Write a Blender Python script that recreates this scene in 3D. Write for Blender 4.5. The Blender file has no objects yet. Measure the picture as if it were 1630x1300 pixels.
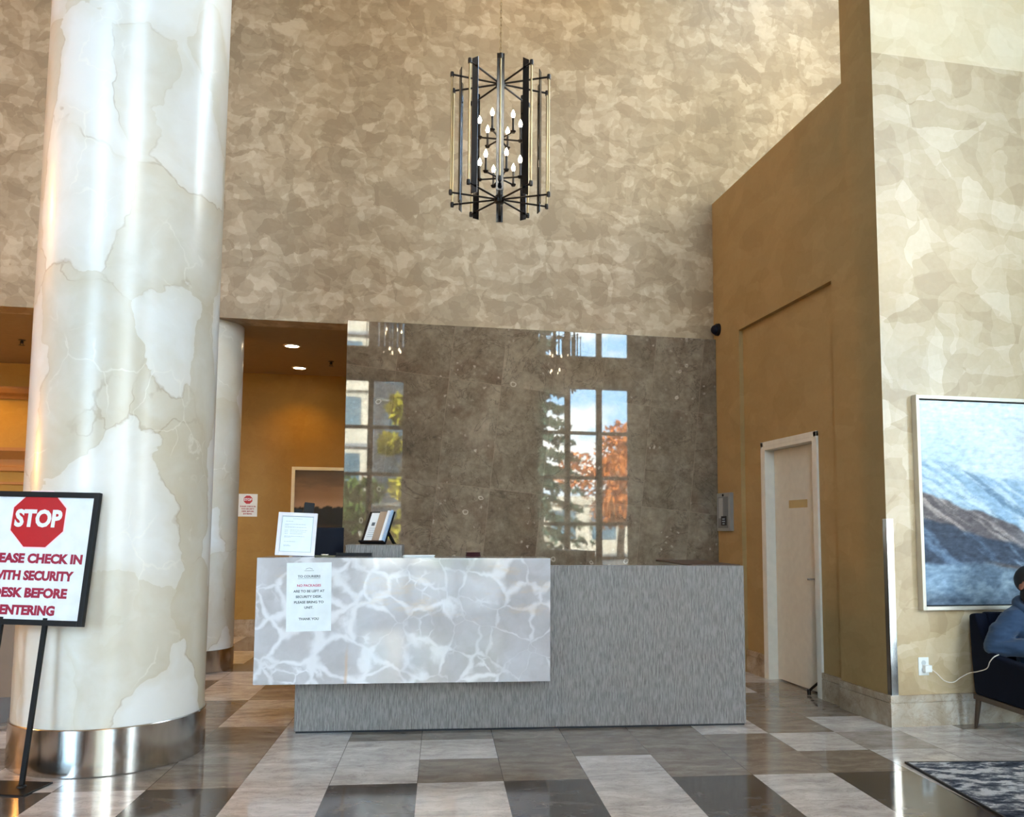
import bpy, bmesh, math, random
import numpy as np
from mathutils import Vector, Matrix, noise as mnoise

C = bpy.context.scene.collection
SC = bpy.context.scene
R = math.radians
random.seed(7)

# ------------------------------------------------------------------ camera
EYE = 1.33
cam_d = bpy.data.cameras.new('camera')
cam = bpy.data.objects.new('camera', cam_d)
C.objects.link(cam)
cam_d.sensor_width = 36.0
cam_d.lens = 1329.97 / 1630 * 36.0
cam_d.shift_x = (815 - 842.39) / 1630
cam_d.shift_y = (727.84 - 650) / 1630
cam_d.clip_start = 0.05
cam_d.clip_end = 400
_p, _r, _a = 0.0883089, 0.00557237, 0.193709305
_fw = Vector((0, math.cos(_p), math.sin(_p))); _up = Vector((0, -math.sin(_p), math.cos(_p))); _rt = Vector((1, 0, 0))
_rt2 = _rt * math.cos(_r) + _up * math.sin(_r)
_up2 = _up * math.cos(_r) - _rt * math.sin(_r)
_rot = Matrix.Rotation(-_a, 3, 'Z')
_x, _y, _z = _rot @ _rt2, _rot @ _up2, -(_rot @ _fw)
cam.matrix_world = Matrix(((_x.x, _y.x, _z.x, 0), (_x.y, _y.y, _z.y, 0), (_x.z, _y.z, _z.z, EYE), (0, 0, 0, 1)))
SC.camera = cam

# ------------------------------------------------------------------ colour management
SC.view_settings.view_transform = 'Standard'
SC.view_settings.look = 'None'
SC.view_settings.gamma = 1.0
SC.view_settings.use_curve_mapping = False
SC.view_settings.exposure = 0.98
SC.cycles.use_denoising = True
SC.cycles.max_bounces = 10
SC.cycles.diffuse_bounces = 5
SC.cycles.glossy_bounces = 4
SC.cycles.transparent_max_bounces = 12
SC.cycles.caustics_reflective = False
SC.cycles.caustics_refractive = False
SC.cycles.sample_clamp_indirect = 6.0

# ------------------------------------------------------------------ colour + node helpers
def S(r, g, b):
    def f(c):
        c /= 255.0
        return c / 12.92 if c <= 0.04045 else ((c + 0.055) / 1.055) ** 2.4
    return (f(r), f(g), f(b), 1.0)

class G:
    """small node-graph helper"""
    def __init__(s, name, world=None):
        if world is None:
            s.m = bpy.data.materials.new(name)
        else:
            s.m = world
        s.m.use_nodes = True
        s.nt = s.m.node_tree
        s.nt.nodes.clear()
        s.out = s.nt.nodes.new('ShaderNodeOutputWorld' if world else 'ShaderNodeOutputMaterial')
        s.b = None
    def n(s, t, **kw):
        nd = s.nt.nodes.new(t)
        for k, v in kw.items():
            setattr(nd, k, v)
        return nd
    def put(s, sock, v):
        if isinstance(v, bpy.types.NodeSocket):
            s.nt.links.new(v, sock)
        elif v is not None:
            sock.default_value = v
    def obj(s):
        return s.n('ShaderNodeTexCoord').outputs['Object']
    def gen(s):
        return s.n('ShaderNodeTexCoord').outputs['Generated']
    def pos(s):
        return s.n('ShaderNodeNewGeometry').outputs['Position']
    def map(s, v, scale=(1, 1, 1), rot=(0, 0, 0), loc=(0, 0, 0)):
        nd = s.n('ShaderNodeMapping')
        s.put(nd.inputs['Vector'], v); nd.inputs['Scale'].default_value = scale
        nd.inputs['Rotation'].default_value = rot; nd.inputs['Location'].default_value = loc
        return nd.outputs[0]
    def noise(s, v, scale=5, detail=4, rough=.5, dist=0, out=0):
        nd = s.n('ShaderNodeTexNoise')
        s.put(nd.inputs['Vector'], v); s.put(nd.inputs['Scale'], scale)
        nd.inputs['Detail'].default_value = detail; nd.inputs['Roughness'].default_value = rough
        nd.inputs['Distortion'].default_value = dist
        return nd.outputs[out]
    def voro(s, v, scale=5, feature='F1', out='Color', rnd=1.0):
        nd = s.n('ShaderNodeTexVoronoi', feature=feature)
        s.put(nd.inputs['Vector'], v); nd.inputs['Scale'].default_value = scale
        nd.inputs['Randomness'].default_value = rnd
        return nd.outputs[out]
    def math(s, op, a, b=None, c=None, clamp=False):
        nd = s.n('ShaderNodeMath', operation=op); nd.use_clamp = clamp
        s.put(nd.inputs[0], a); s.put(nd.inputs[1], b); s.put(nd.inputs[2], c)
        return nd.outputs[0]
    def vm(s, op, a, b=None, out=0):
        nd = s.n('ShaderNodeVectorMath', operation=op)
        s.put(nd.inputs[0], a); s.put(nd.inputs[1], b)
        return nd.outputs[out]
    def dot(s, a, b):
        return s.vm('DOT_PRODUCT', a, b, 'Value')
    def scale(s, a, k):
        nd = s.n('ShaderNodeVectorMath', operation='SCALE')
        s.put(nd.inputs[0], a); s.put(nd.inputs['Scale'], k)
        return nd.outputs[0]
    def xyz(s, v):
        nd = s.n('ShaderNodeSeparateXYZ'); s.put(nd.inputs[0], v)
        return nd.outputs
    def comb(s, x=0, y=0, z=0):
        nd = s.n('ShaderNodeCombineXYZ')
        s.put(nd.inputs[0], x); s.put(nd.inputs[1], y); s.put(nd.inputs[2], z)
        return nd.outputs[0]
    def mix(s, f, a, b, mode='MIX'):
        nd = s.n('ShaderNodeMix', data_type='RGBA', blend_type=mode)
        s.put(nd.inputs[0], f); s.put(nd.inputs[6], a); s.put(nd.inputs[7], b)
        return nd.outputs[2]
    def ramp(s, f, stops, interp='LINEAR'):
        nd = s.n('ShaderNodeValToRGB'); nd.color_ramp.interpolation = interp
        el = nd.color_ramp.elements
        while len(el) < len(stops):
            el.new(0.5)
        for e, (p, c) in zip(el, stops):
            e.position = p
            e.color = c if len(c) == 4 else (*c, 1)
        s.put(nd.inputs[0], f)
        return nd.outputs[0]
    def step(s, f, lo, hi):
        nd = s.n('ShaderNodeMapRange'); nd.interpolation_type = 'SMOOTHSTEP'
        s.put(nd.inputs[0], f); nd.inputs[1].default_value = lo; nd.inputs[2].default_value = hi
        return nd.outputs[0]
    def warp(s, v, scale, amt, detail=3):
        nz = s.noise(v, scale, detail, .5, 0, 1)
        return s.vm('ADD', v, s.scale(s.vm('SUBTRACT', nz, (.5, .5, .5)), amt))
    def bump(s, h, strength=.2, dist=.01):
        nd = s.n('ShaderNodeBump'); nd.inputs['Strength'].default_value = strength
        nd.inputs['Distance'].default_value = dist
        s.put(nd.inputs['Height'], h)
        return nd.outputs[0]
    def pbr(s, color, rough=.5, metal=0, spec=.5, coat=0, coat_rough=.05, normal=None, emit=None, emit_s=0, sheen=0, coat_normal=None):
        b = s.n('ShaderNodeBsdfPrincipled')
        s.put(b.inputs['Base Color'], color); s.put(b.inputs['Roughness'], rough)
        s.put(b.inputs['Metallic'], metal); s.put(b.inputs['Specular IOR Level'], spec)
        s.put(b.inputs['Coat Weight'], coat); s.put(b.inputs['Coat Roughness'], coat_rough)
        if normal is not None: s.put(b.inputs['Normal'], normal)
        if sheen: b.inputs['Sheen Weight'].default_value = sheen
        if emit is not None:
            s.put(b.inputs['Emission Color'], emit); s.put(b.inputs['Emission Strength'], emit_s)
        s.nt.links.new(b.outputs[0], s.out.inputs[0])
        s.b = b
        return s.m

def flat(name, col, rough=.5, metal=0, spec=.5, coat=0):
    """plain painted / moulded surface with a faint procedural variation"""
    g = G(name)
    v = g.noise(g.obj(), 14, 3)
    c2 = tuple(min(1, x * 1.12) for x in col[:3]) + (1,)
    c1 = tuple(x * .9 for x in col[:3]) + (1,)
    return g.pbr(g.mix(v, c1, c2), rough, metal, spec, coat)

# ------------------------------------------------------------------ sky + sun + daylight portals
SKY = 17.0
world = bpy.data.worlds.new('sky'); SC.world = world
g = G('sky', world)
d = g.n('ShaderNodeTexCoord').outputs['Generated']
dz = g.xyz(d)[2]
grad = g.ramp(g.math('MULTIPLY_ADD', dz, .5, .5), [(.49, S(120, 120, 112)), (.505, S(226, 232, 238)), (.565, S(158, 200, 236)), (1.0, S(146, 178, 220))])
dxy = g.map(d, scale=(2.2, 2.2, 6.0))
cl = g.step(g.noise(dxy, 1.6, 6, .6),   .45, .60)
cl = g.math('MULTIPLY', cl, g.step(dz, 0.0, .06))
skyc = g.mix(cl, grad, S(255, 248, 238))
bg = g.n('ShaderNodeBackground')
g.put(bg.inputs[0], skyc); bg.inputs[1].default_value = SKY
g.nt.links.new(bg.outputs[0], g.out.inputs[0])

sun_d = bpy.data.lights.new('sun', 'SUN'); sun_d.energy = 55; sun_d.angle = R(.6); sun_d.color = (1, .95, .86)
sun = bpy.data.objects.new('sun', sun_d); C.objects.link(sun)
sun.rotation_euler = Vector((.42, -.70, -.60)).to_track_quat('-Z', 'Y').to_euler()

def portal(name, loc, direction, w, h):
    l = bpy.data.lights.new(name, 'AREA'); l.shape = 'RECTANGLE'; l.size = w; l.size_y = h
    l.energy = 1; l.cycles.is_portal = True
    o = bpy.data.objects.new(name, l); C.objects.link(o)
    o.location = loc
    o.rotation_euler = Vector(direction).to_track_quat('-Z', 'Y').to_euler()
    return o
WIN_X = [(-6.41, -4.22), (-1.38, .81), (3.654, 5.839), (7.75, 9.75)]
WIN_Z = [(.10, 4.57), (5.20, 8.88)]
YW = -1.5            # inner face of the glazed wall behind the camera
for i, (x0, x1) in enumerate(WIN_X):
    for z0, z1 in WIN_Z:
        portal('daylight', ((x0 + x1) / 2, YW - .14, (z0 + z1) / 2), (0, 1, 0), x1 - x0, z1 - z0)
XB = 5.7             # glazed side of the upper bay
portal('daylight', (XB + .12, 6.975, 6.875), (-1, 0, 0), 2.35, 3.85)

portal('daylight', (4.7, 7.05, 9.08), (0, 0, -1), 1.6, 2.1)

def spot(name, loc, energy, col, angle=100, blend=.6, size=.05, aim=(0, 0, -1)):
    l = bpy.data.lights.new(name, 'SPOT'); l.energy = energy; l.color = col
    l.spot_size = R(angle); l.spot_blend = blend; l.shadow_soft_size = size
    o = bpy.data.objects.new(name, l); C.objects.link(o); o.location = loc
    o.rotation_euler = Vector(aim).to_track_quat('-Z', 'Y').to_euler()
    return o

# ------------------------------------------------------------------ object helpers
def link(name, me, m=None, parent=None, smooth=False):
    o = bpy.data.objects.new(name, me)
    C.objects.link(o)
    if m is not None:
        me.materials.append(m)
    if parent is not None:
        o.parent = parent
    if smooth:
        for p in me.polygons: p.use_smooth = True
        me.set_sharp_from_angle(angle=R(38))
    return o
def fin(name, bm, m=None, parent=None, smooth=False):
    me = bpy.data.meshes.new(name)
    bmesh.ops.recalc_face_normals(bm, faces=bm.faces[:])
    bm.to_mesh(me); bm.free()
    return link(name, me, m, parent, smooth)
def thing(name, label, cat, loc=(0, 0, 0), rot=(0, 0, 0), group=None):
    o = bpy.data.objects.new(name, None); C.objects.link(o)
    o.empty_display_size = .1
    o.location = loc; o.rotation_euler = rot
    o['label'] = label; o['category'] = cat
    if group: o['group'] = group
    return o
def tag(o, label, cat, group=None, kind=None):
    o['label'] = label; o['category'] = cat
    if group: o['group'] = group
    if kind: o['kind'] = kind
    return o
def structure(o):
    o['kind'] = 'structure'
    return o
def sempty(name, loc=(0, 0, 0)):
    o = bpy.data.objects.new(name, None); C.objects.link(o); o.location = loc; o['kind'] = 'structure'
    return o

def box(bm, x0, x1, y0, y1, z0, z1, bevel=0, seg=2):
    r = bmesh.ops.create_cube(bm, size=1)
    for v in r['verts']:
        v.co = Vector((x0 + (v.co.x + .5) * (x1 - x0), y0 + (v.co.y + .5) * (y1 - y0), z0 + (v.co.z + .5) * (z1 - z0)))
    if bevel:
        es = list({e for v in r['verts'] for e in v.link_edges})
        bmesh.ops.bevel(bm, geom=es, offset=bevel, segments=seg, profile=.7, affect='EDGES')
def cyl(bm, p0, p1, r0, r1=None, n=16, caps=True):
    p0, p1 = Vector(p0), Vector(p1)
    r1 = r0 if r1 is None else r1
    d = p1 - p0
    q = d.to_track_quat('Z', 'Y').to_matrix().to_4x4()
    bmesh.ops.create_cone(bm, cap_ends=caps, segments=n, radius1=r0, radius2=r1, depth=d.length,
                          matrix=Matrix.Translation((p0 + p1) / 2) @ q)
def lathe(bm, prof, n=32, c=(0, 0, 0), axis='Z', caps=True):
    rings = []
    for r_, z_ in prof:
        ring = []
        for i in range(n):
            a = 2 * math.pi * i / n
            if axis == 'Z':
                co = (c[0] + r_ * math.cos(a), c[1] + r_ * math.sin(a), c[2] + z_)
            elif axis == 'Y':
                co = (c[0] + r_ * math.cos(a), c[1] + z_, c[2] + r_ * math.sin(a))
            else:
                co = (c[0] + z_, c[1] + r_ * math.cos(a), c[2] + r_ * math.sin(a))
            ring.append(bm.verts.new(co))
        rings.append(ring)
    for a_, b_ in zip(rings, rings[1:]):
        for i in range(n):
            bm.faces.new((a_[i], a_[(i + 1) % n], b_[(i + 1) % n], b_[i]))
    if caps and prof[0][0] > 1e-5: bm.faces.new(rings[0][::-1])
    if caps and prof[-1][0] > 1e-5: bm.faces.new(rings[-1])
def tube(bm, pts, r, n=8):
    pts = [Vector(p) for p in pts]
    rings = []
    for i, p in enumerate(pts):
        t = (pts[min(i + 1, len(pts) - 1)] - pts[max(i - 1, 0)]).normalized()
        ref = Vector((0, 0, 1)) if abs(t.z) < .9 else Vector((1, 0, 0))
        u = t.cross(ref).normalized(); w = t.cross(u)
        rr = r[i] if isinstance(r, (list, tuple)) else r
        rings.append([bm.verts.new(p + u * rr * math.cos(2 * math.pi * k / n) + w * rr * math.sin(2 * math.pi * k / n)) for k in range(n)])
    for a_, b_ in zip(rings, rings[1:]):
        for k in range(n):
            bm.faces.new((a_[k], a_[(k + 1) % n], b_[(k + 1) % n], b_[k]))
    bm.faces.new(rings[0][::-1]); bm.faces.new(rings[-1])
def bez(pts, n=8):
    """Catmull-Rom through points"""
    P = [Vector(p) for p in pts]; P = [P[0]] + P + [P[-1]]
    out = []
    for i in range(1, len(P) - 2):
        for k in range(n):
            t = k / n
            a, b, c_, d_ = P[i - 1], P[i], P[i + 1], P[i + 2]
            out.append(.5 * ((2 * b) + (c_ - a) * t + (2 * a - 5 * b + 4 * c_ - d_) * t * t + (3 * b - a - 3 * c_ + d_) * t ** 3))
    out.append(P[-2])
    return out
def prism(bm, poly, h, axis='Y', at=0):
    """extrude a 2D outline (x,z) along Y from at to at+h"""
    def co(p, k):
        return (p[0], at + k, p[1]) if axis == 'Y' else ((p[0], p[1], at + k) if axis == 'Z' else (at + k, p[0], p[1]))
    a = [bm.verts.new(co(p, 0)) for p in poly]; b = [bm.verts.new(co(p, h)) for p in poly]
    n = len(poly)
    bm.faces.new(a); bm.faces.new(b[::-1])
    for i in range(n):
        bm.faces.new((a[i], b[i], b[(i + 1) % n], a[(i + 1) % n]))
def frame_bm(bm, x0, x1, z0, z1, w, y0, y1, bevel=0):
    box(bm, x0, x0 + w, y0, y1, z0, z1, bevel); box(bm, x1 - w, x1, y0, y1, z0, z1, bevel)
    box(bm, x0 + w, x1 - w, y0, y1, z0, z0 + w, bevel); box(bm, x0 + w, x1 - w, y0, y1, z1 - w, z1, bevel)

def text(s, size, m, parent, loc, bold=0, sx=1.0, spacing=1.0, name='lettering', shear=0, fit=None):
    """text lying in the local XZ plane, reading from -Y; fit = wanted width"""
    cu = bpy.data.curves.new(name, 'FONT'); cu.body = s; cu.size = size; cu.align_x = 'CENTER'; cu.align_y = 'CENTER'
    cu.extrude = .0004; cu.offset = bold; cu.space_character = spacing; cu.shear = shear; cu.resolution_u = 3
    o = bpy.data.objects.new(name, cu); C.objects.link(o)
    bpy.context.view_layer.update()
    me = bpy.data.meshes.new_from_object(o.evaluated_get(bpy.context.evaluated_depsgraph_get()))
    bpy.data.objects.remove(o); bpy.data.curves.remove(cu)
    if fit and len(me.vertices):
        xs = [v.co.x for v in me.vertices]; w = max(xs) - min(xs); sx = fit / w
        mid = (max(xs) + min(xs)) / 2
        for v in me.vertices: v.co.x -= mid
    me.transform(Matrix.Rotation(R(90), 4, 'X') @ Matrix.Diagonal((sx, 1, 1, 1)))
    me.materials.clear()
    ob = link(name, me, m, parent)
    ob.location = loc
    return ob
def painted(name, w, h, nx, nz, fn, parent, mat_rough=.5, loc=(0, 0, 0)):
    """a painted sheet: fine grid in XZ with its own colours (fn(s,t)->sRGB 0-255, s,t in 0..1)"""
    me = bpy.data.meshes.new(name)
    vs = [((i / nx - .5) * w, 0, j / nz * h) for j in range(nz + 1) for i in range(nx + 1)]
    fs = [(j * (nx + 1) + i, j * (nx + 1) + i + 1, (j + 1) * (nx + 1) + i + 1, (j + 1) * (nx + 1) + i) for j in range(nz) for i in range(nx)]
    me.from_pydata(vs, [], fs)
    ca = me.color_attributes.new('paint', 'FLOAT_COLOR', 'POINT')
    arr = np.ones((len(vs), 4), dtype=np.float32)
    for j in range(nz + 1):
        for i in range(nx + 1):
            c_ = fn(i / nx, j / nz)
            arr[j * (nx + 1) + i] = S(*[max(0, min(255, x)) for x in c_])
    ca.data.foreach_set('color', arr.ravel())
    gg = G(name)
    at = gg.n('ShaderNodeAttribute'); at.attribute_name = 'paint'
    fine = gg.noise(gg.map(gg.obj(), scale=(1, 1, 2)), 40, 4)
    m = gg.pbr(gg.mix(.12, at.outputs['Color'], fine, 'OVERLAY'), mat_rough, normal=gg.bump(fine, .25, .003))
    o = link(name, me, m, parent); o.location = loc
    return o

# ------------------------------------------------------------------ materials
def plaster(name, dark, mid, light, contrast=1.0, scale=1.0, rough=.5, coat=0, coat_rough=.3):
    g = G(name); p = g.obj()
    w = g.warp(p, 2.2 * scale, .42, 3); w = g.warp(w, 11 * scale, .07, 3)
    r1 = g.xyz(g.voro(g.map(w, scale=(1, 1, 2.1), rot=(0, .6, 0)), 4.0 * scale))[0]
    w2 = g.warp(g.map(p, loc=(3, 7, 1)), 3.0 * scale, .5, 3)
    r2 = g.xyz(g.voro(g.map(w2, scale=(2.3, 1, 1), rot=(0, -.7, 0)), 4.6 * scale))[1]
    w3 = g.warp(g.map(p, loc=(13, 2, 5)), 4.0 * scale, .35, 3)
    r3 = g.xyz(g.voro(g.map(w3, scale=(1, 1, 2.6), rot=(0, 1.0, 0)), 6.5 * scale))[2]
    f = g.math('ADD', g.math('MULTIPLY', r1, .42), g.math('ADD', g.math('MULTIPLY', r2, .34), g.math('MULTIPLY', r3, .24)))
    f = g.math('ADD', g.math('MULTIPLY', g.math('SUBTRACT', f, .5), 1.7 * contrast), .5, clamp=True)
    fine = g.noise(p, 26, 5, .6)
    f2 = g.math('ADD', g.math('MULTIPLY', f, .86), g.math('MULTIPLY', g.math('SUBTRACT', fine, .43), .28), clamp=True)
    col = g.ramp(f2, [(.12, dark), (.5, mid), (.88, light)])
    rg = g.math('SUBTRACT', rough, g.math('MULTIPLY', f, .12))
    return g.pbr(col, rg, spec=.35, coat=coat, coat_rough=coat_rough, normal=g.bump(f2, .12, .004))

M = {}
M['plaster'] = plaster('trowelled_plaster', S(142, 124, 100), S(159, 141, 116), S(182, 165, 141), contrast=.85)
M['plaster_side'] = plaster('smooth_plaster', S(152, 126, 82), S(164, 138, 93), S(176, 150, 105), contrast=.30, scale=.7, rough=.6)
M['plaster_gloss'] = plaster('polished_plaster', S(176, 152, 116), S(194, 172, 136), S(212, 194, 164), contrast=.65, scale=.6, rough=.5, coat=.5, coat_rough=.22)
M['plaster_upper'] = plaster('upper_plaster', S(204, 184, 146), S(216, 199, 166), S(226, 212, 184), contrast=.4, scale=.6, rough=.6)
M['gold_plaster'] = plaster('corridor_plaster', S(146, 110, 48), S(160, 124, 56), S(174, 138, 68), contrast=.25, scale=.7, rough=.6)
M['ceiling_paint'] = flat('ceiling_paint', S(214, 205, 188), .8)
M['corridor_ceiling'] = flat('corridor_ceiling_paint', S(150, 128, 98), .75)
M['white_trim'] = flat('white_trim_paint', S(220, 216, 204), .45)
M['door_paint'] = flat('door_paint', S(206, 202, 188), .5)
M['black_metal'] = flat('black_metal', (.006, .006, .007, 1), .45, 0, .25)
M['black_plastic'] = flat('black_plastic', (.006, .006, .008, 1), .45, 0, .2)
M['dark_screen'] = flat('dark_screen', (.004, .006, .014, 1), .5, 0, .12)
M['white_board'] = flat('white_board', S(226, 232, 242), .35)
M['paper'] = flat('white_paper', S(224, 232, 236), .7)
M['red_ink'] = flat('red_ink', S(178, 6, 18), .4)
M['crimson_ink'] = flat('crimson_ink', S(150, 12, 52), .4)
M['pink_ink'] = flat('pink_ink', S(196, 84, 120), .7)
M['grey_ink'] = flat('grey_ink', S(84, 96, 104), .7)
M['pale_ink'] = flat('pale_ink', S(170, 184, 192), .7)
M['white_frame'] = flat('white_frame', S(224, 222, 230), .3)
M['outlet_white'] = flat('outlet_white', S(232, 234, 230), .3)
M['cable_white'] = flat('cable_white', S(226, 216, 204), .4)
M['chrome'] = flat('satin_chrome', (.62, .60, .57, 1), .25, 1)
M['frame_metal'] = flat('champagne_frame', S(206, 198, 182), .35, .3)
M['cream_frame'] = flat('cream_frame', S(252, 246, 224), .5)
M['shadow_gap'] = flat('shadow_gap', S(28, 30, 36), .8)
M['navy_leather'] = flat('navy_leather', S(20, 28, 44), .42)
M['walnut'] = flat('walnut', S(74, 58, 46), .4)
M['denim'] = flat('dark_denim', S(34, 38, 50), .85)
M['shoe'] = flat('shoe_black', S(24, 24, 26), .6)
M['hair'] = flat('dark_hair', S(14, 12, 12), .6)
M['skin'] = flat('skin', S(150, 98, 76), .5)
M['mullion'] = flat('dark_bronze_mullion', S(60, 54, 48), .45)
M['wood'] = flat('honey_wood', S(150, 104, 56), .35)
M['dark_wood'] = flat('dark_wood_top', S(66, 46, 32), .35)
M['maroon'] = flat('maroon_plastic', S(64, 22, 26), .5)

def glass_mat():
    g = G('window_glass')
    t = g.n('ShaderNodeBsdfTransparent'); t.inputs[0].default_value = (.93, .96, .95, 1)
    gl = g.n('ShaderNodeBsdfGlossy'); gl.inputs['Roughness'].default_value = 0.0
    fr = g.n('ShaderNodeFresnel'); fr.inputs[0].default_value = 1.45
    mx = g.n('ShaderNodeMixShader')
    g.nt.links.new(fr.outputs[0], mx.inputs[0]); g.nt.links.new(t.outputs[0], mx.inputs[1]); g.nt.links.new(gl.outputs[0], mx.inputs[2])
    g.nt.links.new(mx.outputs[0], g.out.inputs[0])
    return g.m
M['glass'] = glass_mat()

def column_mat():
    g = G('column_marble'); p = g.obj()
    w = g.warp(p, 1.3, .6, 4); w = g.warp(w, 5.5, .14, 4)
    q = g.map(w, scale=(1, 1, .62), rot=(.35, .25, 0))
    cell = g.xyz(g.voro(q, 2.1))[0]
    edge = g.voro(q, 2.1, 'DISTANCE_TO_EDGE', 'Distance')
    q2 = g.map(w, scale=(1, 1, .8), rot=(-.5, .4, .3), loc=(4, 1, 2))
    edge2 = g.voro(q2, 3.3, 'DISTANCE_TO_EDGE', 'Distance')
    cloud = g.noise(w, 2.6, 6, .6)
    tone = g.math('ADD', g.math('MULTIPLY', cell, .55), g.math('MULTIPLY', cloud, .62))
    base = g.ramp(tone, [(.28, S(199, 190, 171)), (.52, S(215, 211, 201)), (.8, S(228, 227, 224))])
    # soft shading of pigment toward one side of each plate, thin brown and white veins
    soft = g.math('SUBTRACT', 1, g.step(edge, 0, .16))
    base = g.mix(g.math('MULTIPLY', soft, .22), base, S(196, 180, 146))
    gate = g.step(g.noise(p, 1.7, 3), .46, .60)
    vein = g.math('MULTIPLY', g.math('SUBTRACT', 1, g.step(edge, .0, .016)), gate)
    base = g.mix(g.math('MULTIPLY', vein, .38), base, S(140, 112, 72))
    gate2 = g.step(g.noise(g.map(p, loc=(5, 5, 5)), 2.1, 3), .50, .62)
    v2 = g.math('MULTIPLY', g.math('SUBTRACT', 1, g.step(edge2, .0, .02)), gate2)
    base = g.mix(g.math('MULTIPLY', v2, .34), base, S(244, 240, 230))
    return g.pbr(base, .36, spec=.4, coat=.45, coat_rough=.20, normal=g.bump(cloud, .03, .004))
M['column'] = column_mat()

def steel_mat():
    g = G('brushed_steel'); p = g.obj()
    st = g.noise(g.map(p, scale=(60, 60, 1.5)), 3, 4)
    return g.pbr(g.mix(st, (.50, .48, .45, 1), (.62, .60, .57, 1)), g.math('MULTIPLY_ADD', st, .12, .12), metal=1)
M['steel'] = steel_mat()

def onyx_mat():
    g = G('white_onyx'); p = g.obj()
    w = g.warp(p, 3.0, .20, 3); w = g.warp(w, 13, .05, 3)
    e1 = g.voro(g.map(w, scale=(1, 1, 1.1)), 4.6, 'DISTANCE_TO_EDGE', 'Distance')
    wid = g.math('MULTIPLY_ADD', g.noise(g.map(p, loc=(.3, 0, .2)), 3.2, 3), .62, -.22)
    v1 = g.math('SUBTRACT', 1, g.math('DIVIDE', e1, g.math('MAXIMUM', wid, .014)), clamp=True)
    v1 = g.math('MULTIPLY', g.step(v1, .0, .9), g.math('MULTIPLY_ADD', g.step(wid, .0, .14), .75, .25))
    w2 = g.warp(g.map(p, loc=(2, 5, 3)), 5, .16, 4)
    e2 = g.voro(w2, 9.5, 'DISTANCE_TO_EDGE', 'Distance')
    v2 = g.math('MULTIPLY', g.math('SUBTRACT', 1, g.step(e2, .0, .10)), g.step(g.noise(g.map(p, loc=(9, 0, 2)), 3.2, 3), .56, .72))
    cloud = g.noise(g.warp(p, 4, .4), 3.5, 5, .55)
    base = g.ramp(cloud, [(.25, S(172, 169, 171)), (.5, S(188, 187, 191)), (.75, S(206, 206, 212))])
    base = g.mix(g.math('MULTIPLY', g.math('MAXIMUM', v1, v2), .66), base, S(243, 244, 248))
    # rusty seams
    x = g.xyz(g.warp(p, 6, .06))[0]
    seam = g.math('SUBTRACT', 1, g.step(g.math('ABSOLUTE', g.math('ADD', x, .60)), 0, .016))
    z = g.xyz(p)[2]
    seam = g.math('MULTIPLY', seam, g.step(g.math('MULTIPLY', z, -1), -.62, -.46))
    base = g.mix(g.math('MULTIPLY', seam, .5), base, S(206, 168, 122))
    st = g.math('MULTIPLY', g.step(g.noise(g.map(p, loc=(1, 3, 8), scale=(1, 1, 3)), 2.4, 5, .65), .55, .75), g.step(z, .72, .8))
    base = g.mix(g.math('MULTIPLY', st, .45), base, S(214, 188, 150))
    return g.pbr(base, .08, spec=.5, coat=.3, coat_rough=.03)
M['onyx'] = onyx_mat()

def wave_mat():
    g = G('grey_wave_panel'); p = g.obj()
    w = g.warp(p, 22, .012, 2)
    h = g.noise(g.map(w, scale=(26, 26, 2.6)), 4.5, 2, .4)
    h2 = g.noise(g.map(w, scale=(60, 60, 5), loc=(2, 2, 2)), 4, 2, .4)
    hh = g.math('ADD', g.math('MULTIPLY', h, .7), g.math('MULTIPLY', h2, .3))
    col = g.ramp(hh, [(.36, S(98, 95, 93)), (.6, S(134, 131, 129))])
    return g.pbr(col, .38, spec=.5, normal=g.bump(hh, .9, .008))
M['wave'] = wave_mat()

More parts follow.
